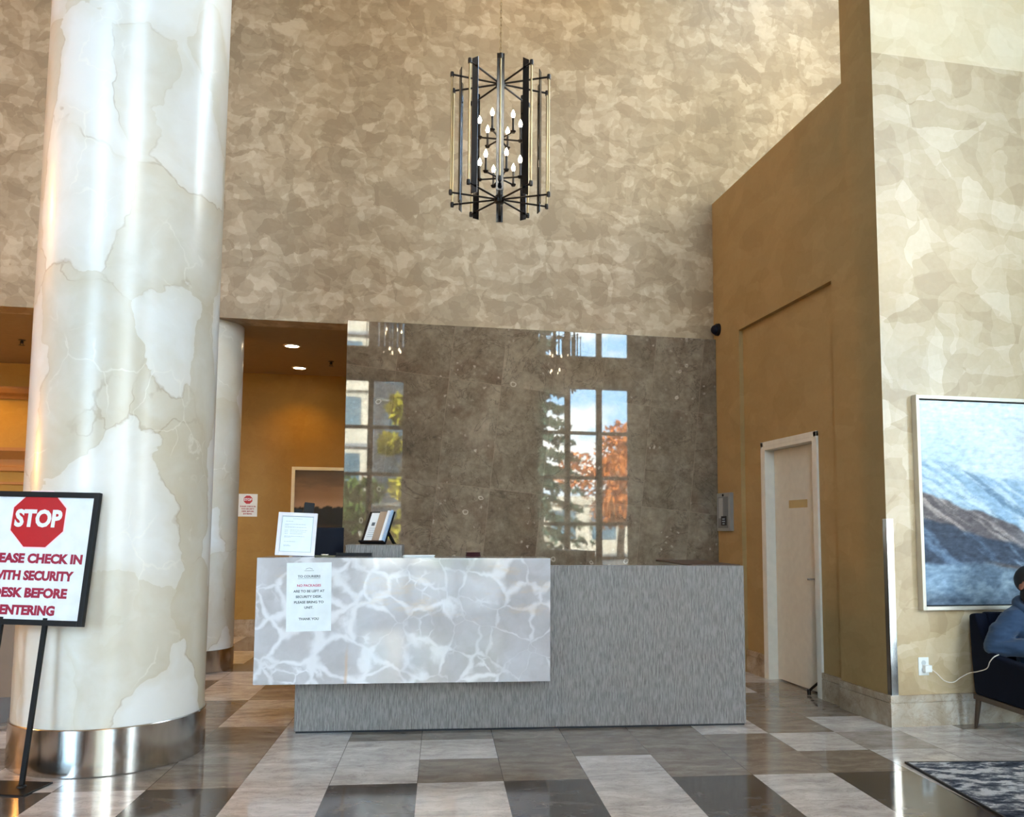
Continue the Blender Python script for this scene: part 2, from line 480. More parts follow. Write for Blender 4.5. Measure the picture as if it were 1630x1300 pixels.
DXV = (math.cos(R(-5.182)), math.sin(R(-5.182)), 0)
DYV = (-DXV[1], DXV[0], 0)
def floor_mat():
    g = G('polished_marble_tiles'); p = g.pos()
    s_ = .459
    u = g.math('DIVIDE', g.math('ADD', g.dot(p, DXV), .110), s_)
    v = g.math('DIVIDE', g.math('SUBTRACT', g.dot(p, DYV), 4.592), s_)
    cu, cv = g.math('FLOOR', u), g.math('FLOOR', v)
    fu, fv = g.math('FRACT', u), g.math('FRACT', v)
    wn = g.n('ShaderNodeTexWhiteNoise'); wn.noise_dimensions = '2D'
    g.put(wn.inputs['Vector'], g.comb(cu, cv, 0))
    rnd = wn.outputs['Value']; rc = wn.outputs['Color']
    par = g.math('ABSOLUTE', g.math('MODULO', cu, 2))
    dark = g.math('MULTIPLY', g.step(par, .4, .6), g.math('LESS_THAN', v, 0))
    # veining, offset per tile
    off = g.scale(rc, 9.0)
    q = g.vm('ADD', g.comb(u, v, 0), off)
    q = g.warp(q, 1.6, .5, 4)
    n1 = g.noise(g.map(q, scale=(1, 2.6, 1)), 2.2, 8, .62)
    n2 = g.noise(g.map(q, scale=(1, 2.2, 1), loc=(7, 3, 0)), 4.5, 6, .6, .6)
    vein = g.math('SUBTRACT', 1, g.step(g.math('ABSOLUTE', g.math('SUBTRACT', n2, .5)), 0, .035))
    light = g.ramp(n1, [(.25, S(162, 158, 155)), (.5, S(203, 199, 196)), (.75, S(230, 228, 225))])
    midc = g.ramp(n1, [(.25, S(108, 99, 90)), (.5, S(134, 124, 113)), (.75, S(160, 150, 139))])
    darkc = g.ramp(n1, [(.25, S(60, 56, 53)), (.5, S(80, 76, 73)), (.75, S(104, 100, 98))])
    far = g.math('GREATER_THAN', v, 0)
    f_mid = g.math('MULTIPLY', far, g.step(rnd, .42, .58))
    col = g.mix(f_mid, light, midc)
    col = g.mix(dark, col, darkc)
    col = g.mix(g.math('MULTIPLY', vein, .22), col, S(104, 84, 68))
    spark = g.step(g.noise(g.map(q, loc=(3, 9, 0)), 3.0, 5, .7), .66, .76)
    col = g.mix(g.math('MULTIPLY', spark, .35), col, S(226, 222, 214))
    def line(f_):
        return g.math('LESS_THAN', g.math('MINIMUM', f_, g.math('SUBTRACT', 1, f_)), .0045)
    gr = g.math('MAXIMUM', line(fu), g.math('MULTIPLY', line(fv), .5))
    col = g.mix(g.math('MULTIPLY', gr, .7), col, S(70, 62, 54))
    return g.pbr(col, g.math('MULTIPLY_ADD', n1, .08, .05), spec=.5)
M['floor'] = floor_mat()

def stone_mat():
    g = G('brown_fossil_marble'); p = g.obj()
    # slabs laid on a grid turned 5.7 degrees
    ang = R(5.7)
    x = g.dot(p, (math.cos(ang), 0, -math.sin(ang)))
    z = g.dot(p, (math.sin(ang), 0, math.cos(ang)))
    u = g.math('DIVIDE', g.math('ADD', x, .02), .525)
    v = g.math('DIVIDE', g.math('SUBTRACT', z, 1.86 - 1.04), 1.04)
    cu, cv = g.math('FLOOR', u), g.math('FLOOR', v)
    wn = g.n('ShaderNodeTexWhiteNoise'); wn.noise_dimensions = '2D'
    g.put(wn.inputs['Vector'], g.comb(cu, cv, 0))
    q = g.vm('ADD', p, g.scale(wn.outputs['Color'], 11.0))
    n1 = g.noise(g.warp(q, 3, .4), 3.2, 8, .68)
    n2 = g.noise(q, 17, 6, .7)
    t = g.math('ADD', g.math('MULTIPLY', n1, .62), g.math('MULTIPLY', n2, .38))
    t = g.math('ADD', t, g.math('MULTIPLY', g.math('SUBTRACT', wn.outputs['Value'], .5), .10))
    col = g.ramp(t, [(.30, S(80, 70, 58)), (.5, S(114, 102, 86)), (.68, S(140, 127, 110))])
    pat = g.step(g.noise(q, 2.6, 4, .6), .52, .66)
    qa = g.warp(q, 30, .045, 4)
    fl = g.voro(qa, 17, 'F1', 'Distance')
    flg = g.step(g.xyz(g.voro(qa, 17))[0], .55, .75)
    fleck = g.math('MULTIPLY', g.math('MULTIPLY', g.math('SUBTRACT', 1, g.step(fl, .10, .34)), flg), g.math('MULTIPLY_ADD', pat, .95, .10))
    qb = g.warp(g.map(q, loc=(3, 1, 6)), 14, .05, 4)
    fb_ = g.voro(qb, 5.5, 'F1', 'Distance')
    ring_ = g.math('SUBTRACT', 1, g.step(g.math('ABSOLUTE', g.math('SUBTRACT', fb_, .12)), 0, .05))
    ring_ = g.math('MULTIPLY', ring_, g.step(g.xyz(g.voro(qb, 5.5))[1], .82, .86))
    fleck = g.math('MAXIMUM', fleck, g.math('MULTIPLY', ring_, .8))
    col = g.mix(g.math('MULTIPLY', fleck, .85), col, S(188, 176, 162))
    red = g.math('MULTIPLY', pat, .3)
    col = g.mix(red, col, S(80, 54, 40))
    cr = g.math('SUBTRACT', 1, g.step(g.math('ABSOLUTE', g.math('SUBTRACT', g.noise(q, 2.2, 6, .6, .8), .5)), 0, .012))
    col = g.mix(g.math('MULTIPLY', cr, .35), col, S(40, 34, 30))
    fu, fv = g.math('FRACT', u), g.math('FRACT', v)
    def line(f_, w):
        return g.math('LESS_THAN', g.math('MINIMUM', f_, g.math('SUBTRACT', 1, f_)), w)
    gr = g.math('MAXIMUM', line(fu, .006), line(fv, .003))
    col = g.mix(g.math('MULTIPLY', gr, .55), col, S(132, 116, 100))
    return g.pbr(col, .02, spec=.52)
M['stone'] = stone_mat()

def base_mat():
    g = G('baseboard_marble'); p = g.obj()
    w = g.warp(p, 4, .25, 4)
    n1 = g.noise(w, 5, 8, .62)
    c = g.ramp(n1, [(.28, S(140, 120, 96)), (.5, S(172, 156, 134)), (.72, S(196, 184, 166))])
    v = g.math('SUBTRACT', 1, g.step(g.math('ABSOLUTE', g.math('SUBTRACT', g.noise(w, 4.2, 6, .7, 1.2), .5)), 0, .02))
    return g.pbr(g.mix(g.math('MULTIPLY', v, .4), c, S(110, 84, 62)), .18)
M['baseboard'] = base_mat()

def rug_mat():
    g = G('distressed_rug'); p = g.obj()
    n1 = g.noise(g.map(g.warp(p, 6, .1, 4), scale=(1, 2.2, 1)), 6, 8, .72)
    n2 = g.noise(g.map(p, loc=(4, 2, 0)), 1.6, 4)
    f = g.math('ADD', n1, g.math('MULTIPLY', g.math('SUBTRACT', n2, .5), .35))
    c = g.ramp(f, [(.36, S(34, 40, 52)), (.47, S(74, 82, 96)), (.53, S(128, 134, 142)), (.58, S(206, 210, 214))])
    fib = g.noise(p, 420, 2)
    return g.pbr(g.mix(.25, c, g.ramp(fib, [(.2, (.2, .2, .2)), (.8, (.8, .8, .8))]), 'OVERLAY'), .95, spec=.1, normal=g.bump(fib, .6, .004))
M['rug'] = rug_mat()

def fabric(name, c):
    g = G(name); p = g.obj()
    f = g.noise(p, 9, 4); fib = g.noise(p, 260, 2)
    a = tuple(x * .8 for x in c[:3]) + (1,); b_ = tuple(min(1, x * 1.25) for x in c[:3]) + (1,)
    return g.pbr(g.mix(f, a, b_), .9, spec=.15, normal=g.bump(fib, .3, .002), sheen=.2 if max(c[:3]) > .05 else 0)
M['hoodie'] = fabric('hoodie_blue', S(50, 70, 96))
M['hoodie_dark'] = fabric('hoodie_lining', S(36, 50, 72))
M['navy_leather'] = fabric('navy_upholstery', S(10, 16, 31))

def emis(name, col, s):
    g = G(name)
    e = g.n('ShaderNodeEmission'); e.inputs[0].default_value = col; e.inputs[1].default_value = s
    g.nt.links.new(e.outputs[0], g.out.inputs[0])
    return g.m
M['bulb'] = emis('lit_bulb', (1, .82, .55, 1), 22)
M['lamp'] = emis('lit_downlight', (1, .80, .50, 1), 14)
M['blade_dark'] = flat('dark_blade', S(58, 56, 58), .12, .85)
M['brass'] = flat('aged_brass', S(166, 142, 104), .28, 1)
M['bronze'] = flat('dark_bronze', S(44, 38, 34), .35, .7)

# ------------------------------------------------------------------ the room (X along the back wall, Y into the room, Z up)
YB, XR, YC, ZL, ZS, ZC = 8.22, 3.612, 5.316, 4.865, 3.34, 9.0
YF = 11.1
XL, XE = -8.0, 10.0
bm = bmesh.new(); box(bm, XL - .2, XE + .2, YW - .25, YF + .3, -.25, 0); structure(fin('floor', bm, M['floor']))
bm = bmesh.new(); box(bm, XL - .2, XE + .2, YW - .25, YC + .403, ZC, ZC + .25); box(bm, XL - .2, 3.9, YC + .403, YB + .4, ZC, ZC + .25); box(bm, 5.5, XB + .2, YC + .403, YB + .4, ZC, ZC + .25); box(bm, 3.9, 5.5, YC + .403, 6.0, ZC, ZC + .25); box(bm, 3.9, 5.5, 8.1, YB + .4, ZC, ZC + .25); structure(fin('ceiling', bm, M['ceiling_paint']))
bm = bmesh.new()
box(bm, XL, XR, YB, YB + .28, ZS, ZC)
box(bm, -.19, XR + .3, YB, YB + .28, 0, ZS)
box(bm, XR, XB + .2, YB, YB + .28, ZL - .1, ZC)
structure(fin('wall_back', bm, M['plaster']))
bm = bmesh.new(); box(bm, XL - .2, XL, YW - .25, YF + .3, 0, ZC); structure(fin('wall_left', bm, M['plaster_side']))
bm = bmesh.new(); box(bm, XE, XE + .2, YW - .25, YC + .5, 0, ZC); structure(fin('wall_east', bm, M['plaster_gloss']))
bm = bmesh.new(); box(bm, XL, 1.4, YF, YF + .25, 0, ZS + .1); structure(fin('wall_corridor', bm, M['gold_plaster']))
bm = bmesh.new(); box(bm, 1.2, 1.4, YB + .28, YF, 0, ZS + .1); structure(fin('wall_corridor_right', bm, M['gold_plaster']))
bm = bmesh.new(); box(bm, XL, 1.4, YB + .28, YF + .25, ZS, ZS + .2); structure(fin('ceiling_corridor', bm, M['corridor_ceiling']))

# door-side wall: face layer with the tall shallow recess, inner layer with the door opening
RY0, RY1, RZ, RD = 5.938, 7.62, 3.337, .045
DY0, DY1, DZ = 6.29, 7.225, 2.145
bm = bmesh.new()
box(bm, XR, XR + RD, RY1, YB, 0, ZL); box(bm, XR, XR + RD, YC, RY0, 0, ZL); box(bm, XR, XR + RD, RY0, RY1, RZ, ZL)
box(bm, XR + RD, XR + .3, DY1, YB, 0, ZL); box(bm, XR + RD, XR + .3, YC, DY0, 0, ZL); box(bm, XR + RD, XR + .3, DY0, DY1, DZ, ZL)
box(bm, XR, XR + .3, YC, YC + .403, ZL, ZC)
structure(fin('wall_right', bm, M['plaster_side']))
bm = bmesh.new(); box(bm, XR + .3, XR + 1.3, 5.75, YB, 0, 2.6); structure(fin('wall_service', bm, M['shadow_gap']))
# wall facing the seating area: polished lower wall, upper wall above the ledge line
bm = bmesh.new(); box(bm, XR + .3, XE, YC, YC + .40, 0, ZL + .02)
box(bm, XR + .0005, XR + .3, YC - .0006, YC + .01, 0, ZL + .02)
structure(fin('wall_front', bm, M['plaster_gloss']))
bm = bmesh.new(); box(bm, XR + .3, XE, YC, YC + .403, ZL + .02, ZC); box(bm, XR + .0005, XR + .3, YC - .0006, YC + .01, ZL + .02, ZC); structure(fin('wall_upper', bm, M['plaster_upper']))
bm = bmesh.new(); box(bm, XR + .3, XB + .2, YC + .4, YB, ZL - .12, ZL); structure(fin('trim_ledge', bm, M['plaster_upper']))
# upper bay side wall with its window
bm = bmesh.new()
box(bm, XB, XB + .2, YC + .4, 5.8, ZL, ZC); box(bm, XB, XB + .2, 8.15, YB, ZL, ZC)
box(bm, XB, XB + .2, 5.8, 8.15, ZL, 4.95); box(bm, XB, XB + .2, 5.8, 8.15, 8.8, ZC)
structure(fin('wall_bay', bm, M['plaster_upper']))
# glazed wall behind the camera
bm = bmesh.new()
xs = [XL] + [v for w in WIN_X for v in w] + [XE]
for i in range(0, len(xs), 2):
    box(bm, xs[i], xs[i + 1], YW - .25, YW, 0, ZC)
for x0, x1 in WIN_X:
    box(bm, x0, x1, YW - .25, YW, 0, WIN_Z[0][0]); box(bm, x0, x1, YW - .25, YW, WIN_Z[0][1], WIN_Z[1][0]); box(bm, x0, x1, YW - .25, YW, WIN_Z[1][1], ZC)
structure(fin('wall_window', bm, M['plaster_side']))

wn_i = 0
def window(x0, x1, z0, z1, cols, rows, along='X', at=YW - .12):
    """dark mullioned window; frame + panes"""
    global wn_i
    wn_i += 1
    e = sempty('window_%d' % wn_i, (x0, at, z0) if along == 'X' else (at, x0, z0))
    w, h = x1 - x0, z1 - z0
    fb = bmesh.new()
    t = .055
    def bx(a0, a1, b0, b1, dd):
        if along == 'X': box(fb, a0, a1, -dd, dd, b0, b1)
        else: box(fb, -dd, dd, a0, a1, b0, b1)
    bx(0, t, 0, h, .05); bx(w - t, w, 0, h, .05); bx(t, w - t, 0, t, .05); bx(t, w - t, h - t, h, .05)
    for k in range(1, cols):
        c_ = w * k / cols; bx(c_ - .06, c_ + .06, t, h - t, .05)
    for k in rows:
        bx(t, w - t, k - z0 - .035, k - z0 + .035, .05)
    fin('window_frame', fb, M['mullion'], e)
    pb = bmesh.new()
    if along == 'X': box(pb, .02, w - .02, -.004, .004, .02, h - .02)
    else: box(pb, -.004, .004, .02, w - .02, .02, h - .02)
    fin('pane', pb, M['glass'], e)
    return e
for x0, x1 in WIN_X:
    window(x0, x1, *WIN_Z[0], 3, (.75, 1.5, 2.52, 3.52))
    window(x0, x1, *WIN_Z[1], 3, (6.3, 7.4))
window(5.8, 8.15, 4.95, 8.8, 2, (6.2, 7.5), 'Y', XB + .1)

# unseen roof light, added over the bay to brighten the back wall's right end
sk = sempty('window_roof_added', (3.9, 6.0, ZC + .05))
fb = bmesh.new()
for a0, a1, b0, b1 in ((0, .05, 0, 2.1), (1.55, 1.6, 0, 2.1), (.05, 1.55, 0, .05), (.05, 1.55, 2.05, 2.1), (.78, .82, .05, 2.05)): box(fb, a0, a1, b0, b1, -.05, .05)
fin('window_frame', fb, M['mullion'], sk)
pb = bmesh.new(); box(pb, .02, 1.58, .02, 2.08, -.004, .004); fin('pane', pb, M['glass'], sk)

# baseboards: tall marble skirting with a groove line
def skirting(name, runs):
    bm = bmesh.new()
    for (x0, x1, y0, y1, dx, dy) in runs:   # dx,dy: direction the board projects
        def slab(t, z0, z1, bev=0):
            box(bm, min(x0, x0 + dx * t) if dx else x0, max(x1, x1 + dx * t) if dx else x1,
                min(y0, y0 + dy * t) if dy else y0, max(y1, y1 + dy * t) if dy else y1, z0, z1, bev)
        slab(.022, 0, .160); slab(.014, .160, .166); slab(.022, .166, .212, .003)
    structure(fin(name, bm, M['baseboard']))
skirting('baseboard_right', [(XR, XR, YC, RY0, -1, 0), (XR + RD, XR + RD, RY0 + .001, 6.262, -1, 0), (XR + RD, XR + RD, 7.255, RY1 - .001, -1, 0), (XR, XR, RY1, YB - .055, -1, 0)])
skirting('baseboard_front', [(XR - .022, XE, YC, YC, 0, -1)])
skirting('baseboard_corridor', [(XL, 1.2, YF, YF, 0, -1)])

# corridor mouldings on the panelled lift-lobby wall, far left
def moulding(name, z0, prof, x0=-6.5, x1=-3.2):
    bm = bmesh.new()
    prism(bm, [(YF - d_, z0 + z_) for d_, z_ in prof], x1 - x0, 'X', x0)
    structure(fin(name, bm, M['wood']))
moulding('trim_cornice', 2.90, [(0, 0), (.03, 0), (.05, .03), (.10, .06), (.12, .11), (.12, .14), (0, .14)])
moulding('trim_rail', 2.02, [(0, 0), (.05, 0), (.05, .05), (.03, .06), (.03, .14), (.07, .19), (.10, .24), (.10, .28), (0, .28)])
moulding('trim_picture_rail', 1.86, [(0, 0), (.03, 0), (.03, .03), (0, .03)])

# ------------------------------------------------------------------ door (white, in the recess)
dr = sempty('door_1', (XR + RD, (DY0 + DY1) / 2, 0))
hw = (DY1 - DY0) / 2
bm = bmesh.new()
for s_ in (-1, 1):
    a, b_ = sorted((s_ * hw, s_ * (hw - .05)))
    box(bm, -.018, .19, a, b_, 0, DZ, .003)
    a, b_ = sorted((s_ * (hw + .028), s_ * (hw - .02)))
    box(bm, -.020, 0, a, b_, 0, DZ + .025, .003)
box(bm, -.018, .19, -hw + .05, hw - .05, DZ - .05, DZ, .003)
box(bm, -.020, 0, -hw - .028, hw + .028, DZ - .02, DZ + .027, .003)
fin('door_frame', bm, M['white_trim'], dr)
bm = bmesh.new(); box(bm, .075, .12, -hw + .054, hw - .054, .012, DZ - .054, .002); leaf = fin('door_leaf', bm, M['door_paint'], dr)
bm = bmesh.new(); box(bm, .0735, .076, -hw + .30, -hw + .62, 1.55, 1.62, .001); o = fin('tape_patch', bm, flat('yellowed_tape', S(178, 158, 110), .5), dr); o['label'] = 'yellowish tape residue'
bm = bmesh.new(); box(bm, .060, .076, -hw + .052, -hw + .072, 1.36, 1.50, .002); o = fin('reader_plate', bm, M['black_plastic'], dr); o['label'] = 'small black access plate'
bm = bmesh.new()
cyl(bm, (.075, -hw + .115, .945), (.025, -hw + .115, .945), .011)
tube(bm, [(.03, -hw + .115, .945), (.026, -hw + .15, .945), (.028, -hw + .235, .940)], .010)
lathe(bm, [(.0, -.008), (.027, -.008), (.027, .0)], 20, (.0745, -hw + .115, .945), 'X')
fin('door_handle', bm, M['chrome'], dr, True)
bm = bmesh.new()
tube(bm, bez([(.066, -hw + .09, .17), (.050, -hw + .12, .12), (.015, -hw + .19, .05), (.0, -hw + .215, .02)]), .011)
box(bm, .060, .076, -hw + .07, -hw + .11, .13, .21, .002)
cyl(bm, (.0, -hw + .215, .0), (.0, -hw + .215, .035), .016)
o = fin('door_holder', bm, M['bronze'], dr, True); o['label'] = 'dark kick-down door stop'

# ------------------------------------------------------------------ columns
def column(x, y, r, rb, hb, top, label):
    t = thing('column', label, 'column', (x, y, 0))
    b = bmesh.new()
    lathe(b, [(rb - .004, 0), (rb, .004), (rb, hb - .004), (rb - .004, hb), (r - .004, hb + .001)], 96)
    fin('base_ring', b, M['steel'], t, True)
    b = bmesh.new()
    nz = 12
    lathe(b, [(r, hb + (top - hb) * k / nz) for k in range(nz + 1)], 96)
    o = fin('shaft', b, M['column'], t, True)
    return t
column(-1.463, 5.509, .520, .531, .252, ZC, 'massive cream marble column in the left foreground with a steel foot band')
column(-1.56, 8.60, .34, .348, .21, ZS, 'slimmer cream marble column half hidden behind the massive one')

# ------------------------------------------------------------------ stone panel behind the desk
bm = bmesh.new(); box(bm, -.205, XR - .001, 8.17, YB, 0, 3.367, .003, 1)
tag(fin('marble_wall_panel', bm, M['stone']), 'tall polished brown fossil marble wall panel behind the reception desk', 'wall panel')

# ------------------------------------------------------------------ reception desk (turned with the floor tiles)
DROT = R(-5.182)
def dloc(u, v, z=0):
    return (u * DXV[0] + v * DYV[0], u * DXV[1] + v * DYV[1], z)
U0, U1, V0 = -.948, 2.121, 5.7485
desk = thing('reception_desk', 'long grey rippled reception desk with a white onyx box front', 'desk', dloc(0, V0), (0, 0, DROT))
bm = bmesh.new(); box(bm, U0, U1, 0, .06, .012, 1.098, .003, 1); fin('front_panel', bm, M['wave'], desk)
bm = bmesh.new(); box(bm, U0 + .01, U1 - .01, .01, .055, 0, .013); fin('plinth', bm, M['shadow_gap'], desk)
bm = bmesh.new(); box(bm, U1 - .05, U1, .061, 1.05, .0, 1.09, .002, 1); fin('side_panel', bm, M['wave'], desk)
bm = bmesh.new(); box(bm, U0, U0 + .05, .061, .85, .0, .95, .002, 1); fin('side_panel', bm, M['wave'], desk)
bm = bmesh.new(); box(bm, U1 - .36, U1 - .003, .062, 1.06, 1.0905, 1.103, .002, 1); o = fin('return_top', bm, M['dark_wood'], desk); o['label'] = 'dark brown wooden return top'
bm = bmesh.new(); box(bm, U0 + .05, U1 - .05, .061, .72, .74, .775, .003, 1); o = fin('worktop', bm, M['dark_wood'], desk); o['label'] = 'dark lower worktop'
bm = bmesh.new(); box(bm, -1.178, .722, -.198, -.001, .350, 1.153, .006, 2)
box(bm, -1.178, .722, -.002, .19, 1.105, 1.153, .005, 2)
o = fin('onyx_box', bm, M['onyx'], desk, False); o['label'] = 'polished white veined onyx counter box'
bm = bmesh.new(); box(bm, -.69, -.285, .42, .76, .776, 1.226, .003, 1); o = fin('raised_ledge', bm, M['wave'], desk); o['label'] = 'low rippled grey ledge behind the counter'

ZT = 1.1535
def on_desk(u, v, z=ZT):
    return dloc(u, V0 + v, z)

# courier notice taped to the onyx
nt_ = thing('courier_notice', 'white sheet addressed TO COURIERS taped on the onyx counter front', 'notice', on_desk(-.840, -.2005, .685), (0, R(-1.0), DROT))
bm = bmesh.new()
for i in range(2): pass
box(bm, -.1415, .1415, -.0015, 0, 0, .437)
fin('sheet', bm, M['paper'], nt_)
def nline(s_, z, w, m, size=.021, bold=.0006):
    text(s_, size, M[m], nt_, (0, -.0020, z), bold, fit=w)
nline('TO COURIERS', .348, .142, 'grey_ink')
bm = bmesh.new(); box(bm, -.071, .071, -.0020, -.0016, .334, .3355); fin('underline', bm, M['grey_ink'], nt_)
nline('NO PACKAGES', .290, .150, 'pink_ink')
nline('ARE TO BE LEFT AT', .254, .196, 'grey_ink')
nline('SECURITY DESK.', .219, .166, 'grey_ink')
nline('PLEASE BRING TO', .184, .186, 'grey_ink')
nline('UNIT.', .150, .056, 'grey_ink')
nline('THANK YOU', .078, .126, 'grey_ink')
bm = bmesh.new()
tube(bm, [Vector((-.022 + .044 * k / 8, -.0018, .394 + .008 * math.sin(math.pi * k / 8))) for k in range(9)], .0011, 5)
box(bm, -.030, .030, -.0020, -.0016, .3845, .3868)
fin('emblem', bm, M['grey_ink'], nt_)

# white framed notice on the counter
fr_ = thing('framed_notice', 'white picture frame holding a printed letter, standing on the onyx counter', 'notice', on_desk(-.985, .055, ZT + .004), (R(-9), R(2), DROT))
bm = bmesh.new(); frame_bm(bm, -.130, .130, 0, .293, .024, -.011, .011, .003); fin('frame', bm, M['white_frame'], fr_)
bm = bmesh.new(); box(bm, -.108, .108, -.002, .004, .022, .271); fin('letter', bm, M['paper'], fr_)
bm = bmesh.new(); frame_bm(bm, -.104, .104, .026, .267, .003, -.0032, -.0021); fin('border_line', bm, M['pale_ink'], fr_)
bm = bmesh.new()
rr = random.Random(4)
for z_, x0, x1 in ((.250, -.03, .03), (.232, -.078, -.03), (.212, -.080, .055), (.206, -.08, -.06), (.192, -.08, .06), (.170, -.08, -.06), (.172, -.045, .07), (.160, -.08, -.06), (.160, -.045, .06), (.148, -.08, -.06), (.148, -.045, .04), (.130, -.08, .055), (.124, -.08, -.035), (.094, -.08, -.005), (.070, -.08, -.045), (.064, -.08, -.03)):
    x = x0
    while x < x1:
        w_ = rr.uniform(.006, .016)
        box(bm, x, min(x + w_, x1), -.0030, -.0021, z_, z_ + .0028); x += w_ + .003
fin('printed_text', bm, M['pale_ink'], fr_)
bm = bmesh.new(); prism(bm, [(.011, .16), (.10, .004), (.085, .004), (.011, .13)], .05, 'X', -.025); fin('easel_back', bm, M['white_frame'], fr_)

# desk phone / terminal standing behind the notice
ph = thing('desk_phone', 'black upright phone handset poking up behind the framed notice', 'phone', on_desk(-1.005, .27, .7755), (0, 0, DROT + R(12)))
bm = bmesh.new(); box(bm, -.06, .06, -.06, .06, 0, .04, .008); fin('phone_base', bm, M['black_plastic'], ph)
bm = bmesh.new(); box(bm, -.025, .025, -.012, .022, .035, .70, .006); fin('stand', bm, M['black_plastic'], ph)
bm = bmesh.new(); box(bm, -.036, .036, -.022, .018, .55, .755, .010); o = fin('handset', bm, M['black_plastic'], ph); o.rotation_euler = (R(-4), R(6), 0)

mo = thing('computer_monitor', 'dark computer monitor on the desk just right of the framed notice', 'monitor', on_desk(-.86, .52, .7755), (0, 0, DROT + R(24)))
bm = bmesh.new(); box(bm, -.12, .12, -.08, .10, 0, .014, .004); fin('foot', bm, M['black_plastic'], mo)
bm = bmesh.new(); box(bm, -.025, .025, .03, .055, .012, .40, .004); fin('neck', bm, M['black_plastic'], mo)
bm = bmesh.new(); box(bm, -.15, .15, -.006, .03, .27, .575, .006); fin('screen', bm, M['dark_screen'], mo)

# brochure stand on the raised ledge
bs = thing('brochure_stand', 'tilted black brochure holder full of leaflets on the grey ledge', 'brochure holder', on_desk(-.50, .56, 1.2275), (0, 0, DROT + R(-34)))
def tilted(name, x0, x1, z0, z1, y0, y1, m, lab=None):
    b = bmesh.new(); box(b, x0, x1, y0, y1, z0, z1, .0008, 1)
    o_ = fin(name, b, m, bs); o_.rotation_euler = (R(-25), 0, 0)
    if lab: o_['label'] = lab
    return o_
tilted('back_plate', -.132, .105, .004, .270, 0, .006, M['black_plastic'])
tilted('lip', -.120, .105, .004, .016, -.040, 0, M['black_plastic'])
b = bmesh.new(); prism(b, [(.040, .13), (.160, .002), (.135, .002), (.040, .105)], .016, 'X', .07); fin('prop', b, M['black_plastic'], bs)
tilted('leaflet', -.105, .02, .020, .258, -.005, -.0005, M['paper'], 'white printed leaflet')
o = tilted('print', -.075, -.045, .150, .178, -.0062, -.0052, M['grey_ink'])
for k in range(5): tilted('print', -.085, -.03 + .012 * (k % 3), .060 + .017 * k, .0635 + .017 * k, -.0062, -.0052, M['pale_ink'])
tilted('leaflet', -.020, .060, .018, .262, -.018, -.006, flat('kraft_card', S(158, 140, 122), .7), 'brown leaflet')
tilted('leaflet', .056, .078, .018, .266, -.028, -.008, M['paper'], 'white folded leaflet')
tilted('leaflet', .080, .098, .018, .272, -.024, -.006, flat('blue_card', S(150, 178, 208), .6), 'pale blue leaflet')

tr = thing('document_tray', 'black document tray lying on the counter between monitor and brochures', 'tray', on_desk(-.60, .15, 1.1540), (0, 0, DROT))
bm = bmesh.new(); box(bm, -.12, .12, -.03, .03, 0, .006); box(bm, -.12, .12, .026, .030, .006, .022); box(bm, -.12, -.115, -.03, .03, .006, .022); box(bm, .115, .12, -.03, .03, .006, .022); fin('tray_shell', bm, M['black_plastic'], tr)
pp = thing('paper_stack', 'small stack of white sheets on the counter right of the brochure ledge', 'paper', on_desk(-.16, .13, 1.1540), (0, 0, DROT + R(7)))
for k in range(3):
    bm = bmesh.new(); box(bm, -.105 + .004 * k, .105 + .003 * k, -.05, .05, .003 * k, .003 * k + .0028); fin('sheet', bm, M['paper'], pp)
bm = bmesh.new(); lathe(bm, [(0, 0), (.03, 0), (.034, .01), (.030, .075), (.036, .09), (.032, .09), (.026, .075), (.0, .02)], 20)
ms = fin('pen_cup', bm, M['maroon'], None, True); ms.location = on_desk(.22, .13, 1.1540); ms.scale = (1.6, 1, .32)
tag(ms, 'low dark maroon dish on the counter near the middle of the desk', 'dish')
ms.name = 'desk_dish'
pl = thing('clipboard', 'clear clipboard lying flat on the counter right of the framed notice', 'clipboard', on_desk(-.80, .12, 1.1540), (0, 0, DROT))
bm = bmesh.new(); box(bm, -.075, .075, -.06, .06, 0, .004, .001, 1); fin('board', bm, flat('olive_board', S(90, 92, 66), .3), pl)
bm = bmesh.new(); box(bm, -.025, .025, .035, .055, .004, .012, .002); fin('clip', bm, M['chrome'], pl)

# ------------------------------------------------------------------ standing STOP sign (left)
ALPHA = R(-16)
sg = thing('floor_stand_sign', 'black floor-standing STOP sign telling visitors to check in, beside the foreground column', 'sign', (-1.700, 4.845, 0), (0, 0, ALPHA))
TL = R(6.6)
bm = bmesh.new(); box(bm, -.42, .105, -.125, .10, 0, .008, .002, 1); fin('base_plate', bm, M['black_metal'], sg)
def lean(o_):
    o_.matrix_local = Matrix.Rotation(-TL, 4, 'X') @ Matrix.Rotation(R(1.0), 4, 'Y')
    return o_
for x_ in (0, -.25):
    bm = bmesh.new(); box(bm, x_ - .012, x_ + .012, -.008, .008, .006, .86); lean(fin('leg', bm, M['black_metal'], sg))
    bm = bmesh.new(); lathe(bm, [(.0, .008), (.026, .008), (.022, .016), (.012, .02)], 20, (x_, 0, 0)); fin('leg_socket', bm, M['black_metal'], sg, True)
SX, SZ0, SZ1, SW = -.123, .820, 1.540, .676
bm = bmesh.new(); frame_bm(bm, SX - SW / 2, SX + SW / 2, SZ0, SZ1, .030, -.014, .014, .003); lean(fin('sign_frame', bm, M['black_metal'], sg))
bd = bmesh.new(); box(bd, SX - SW / 2 + .02, SX + SW / 2 - .02, -.004, .008, SZ0 + .02, SZ1 - .02); bd_ = lean(fin('sign_board', bd, M['white_board'], sg))
def octa(r_):
    return [(r_ * math.cos(R(22.5 + 45 * k)), r_ * math.sin(R(22.5 + 45 * k))) for k in range(8)]
OC = (SX, 1.388)
RO = .164
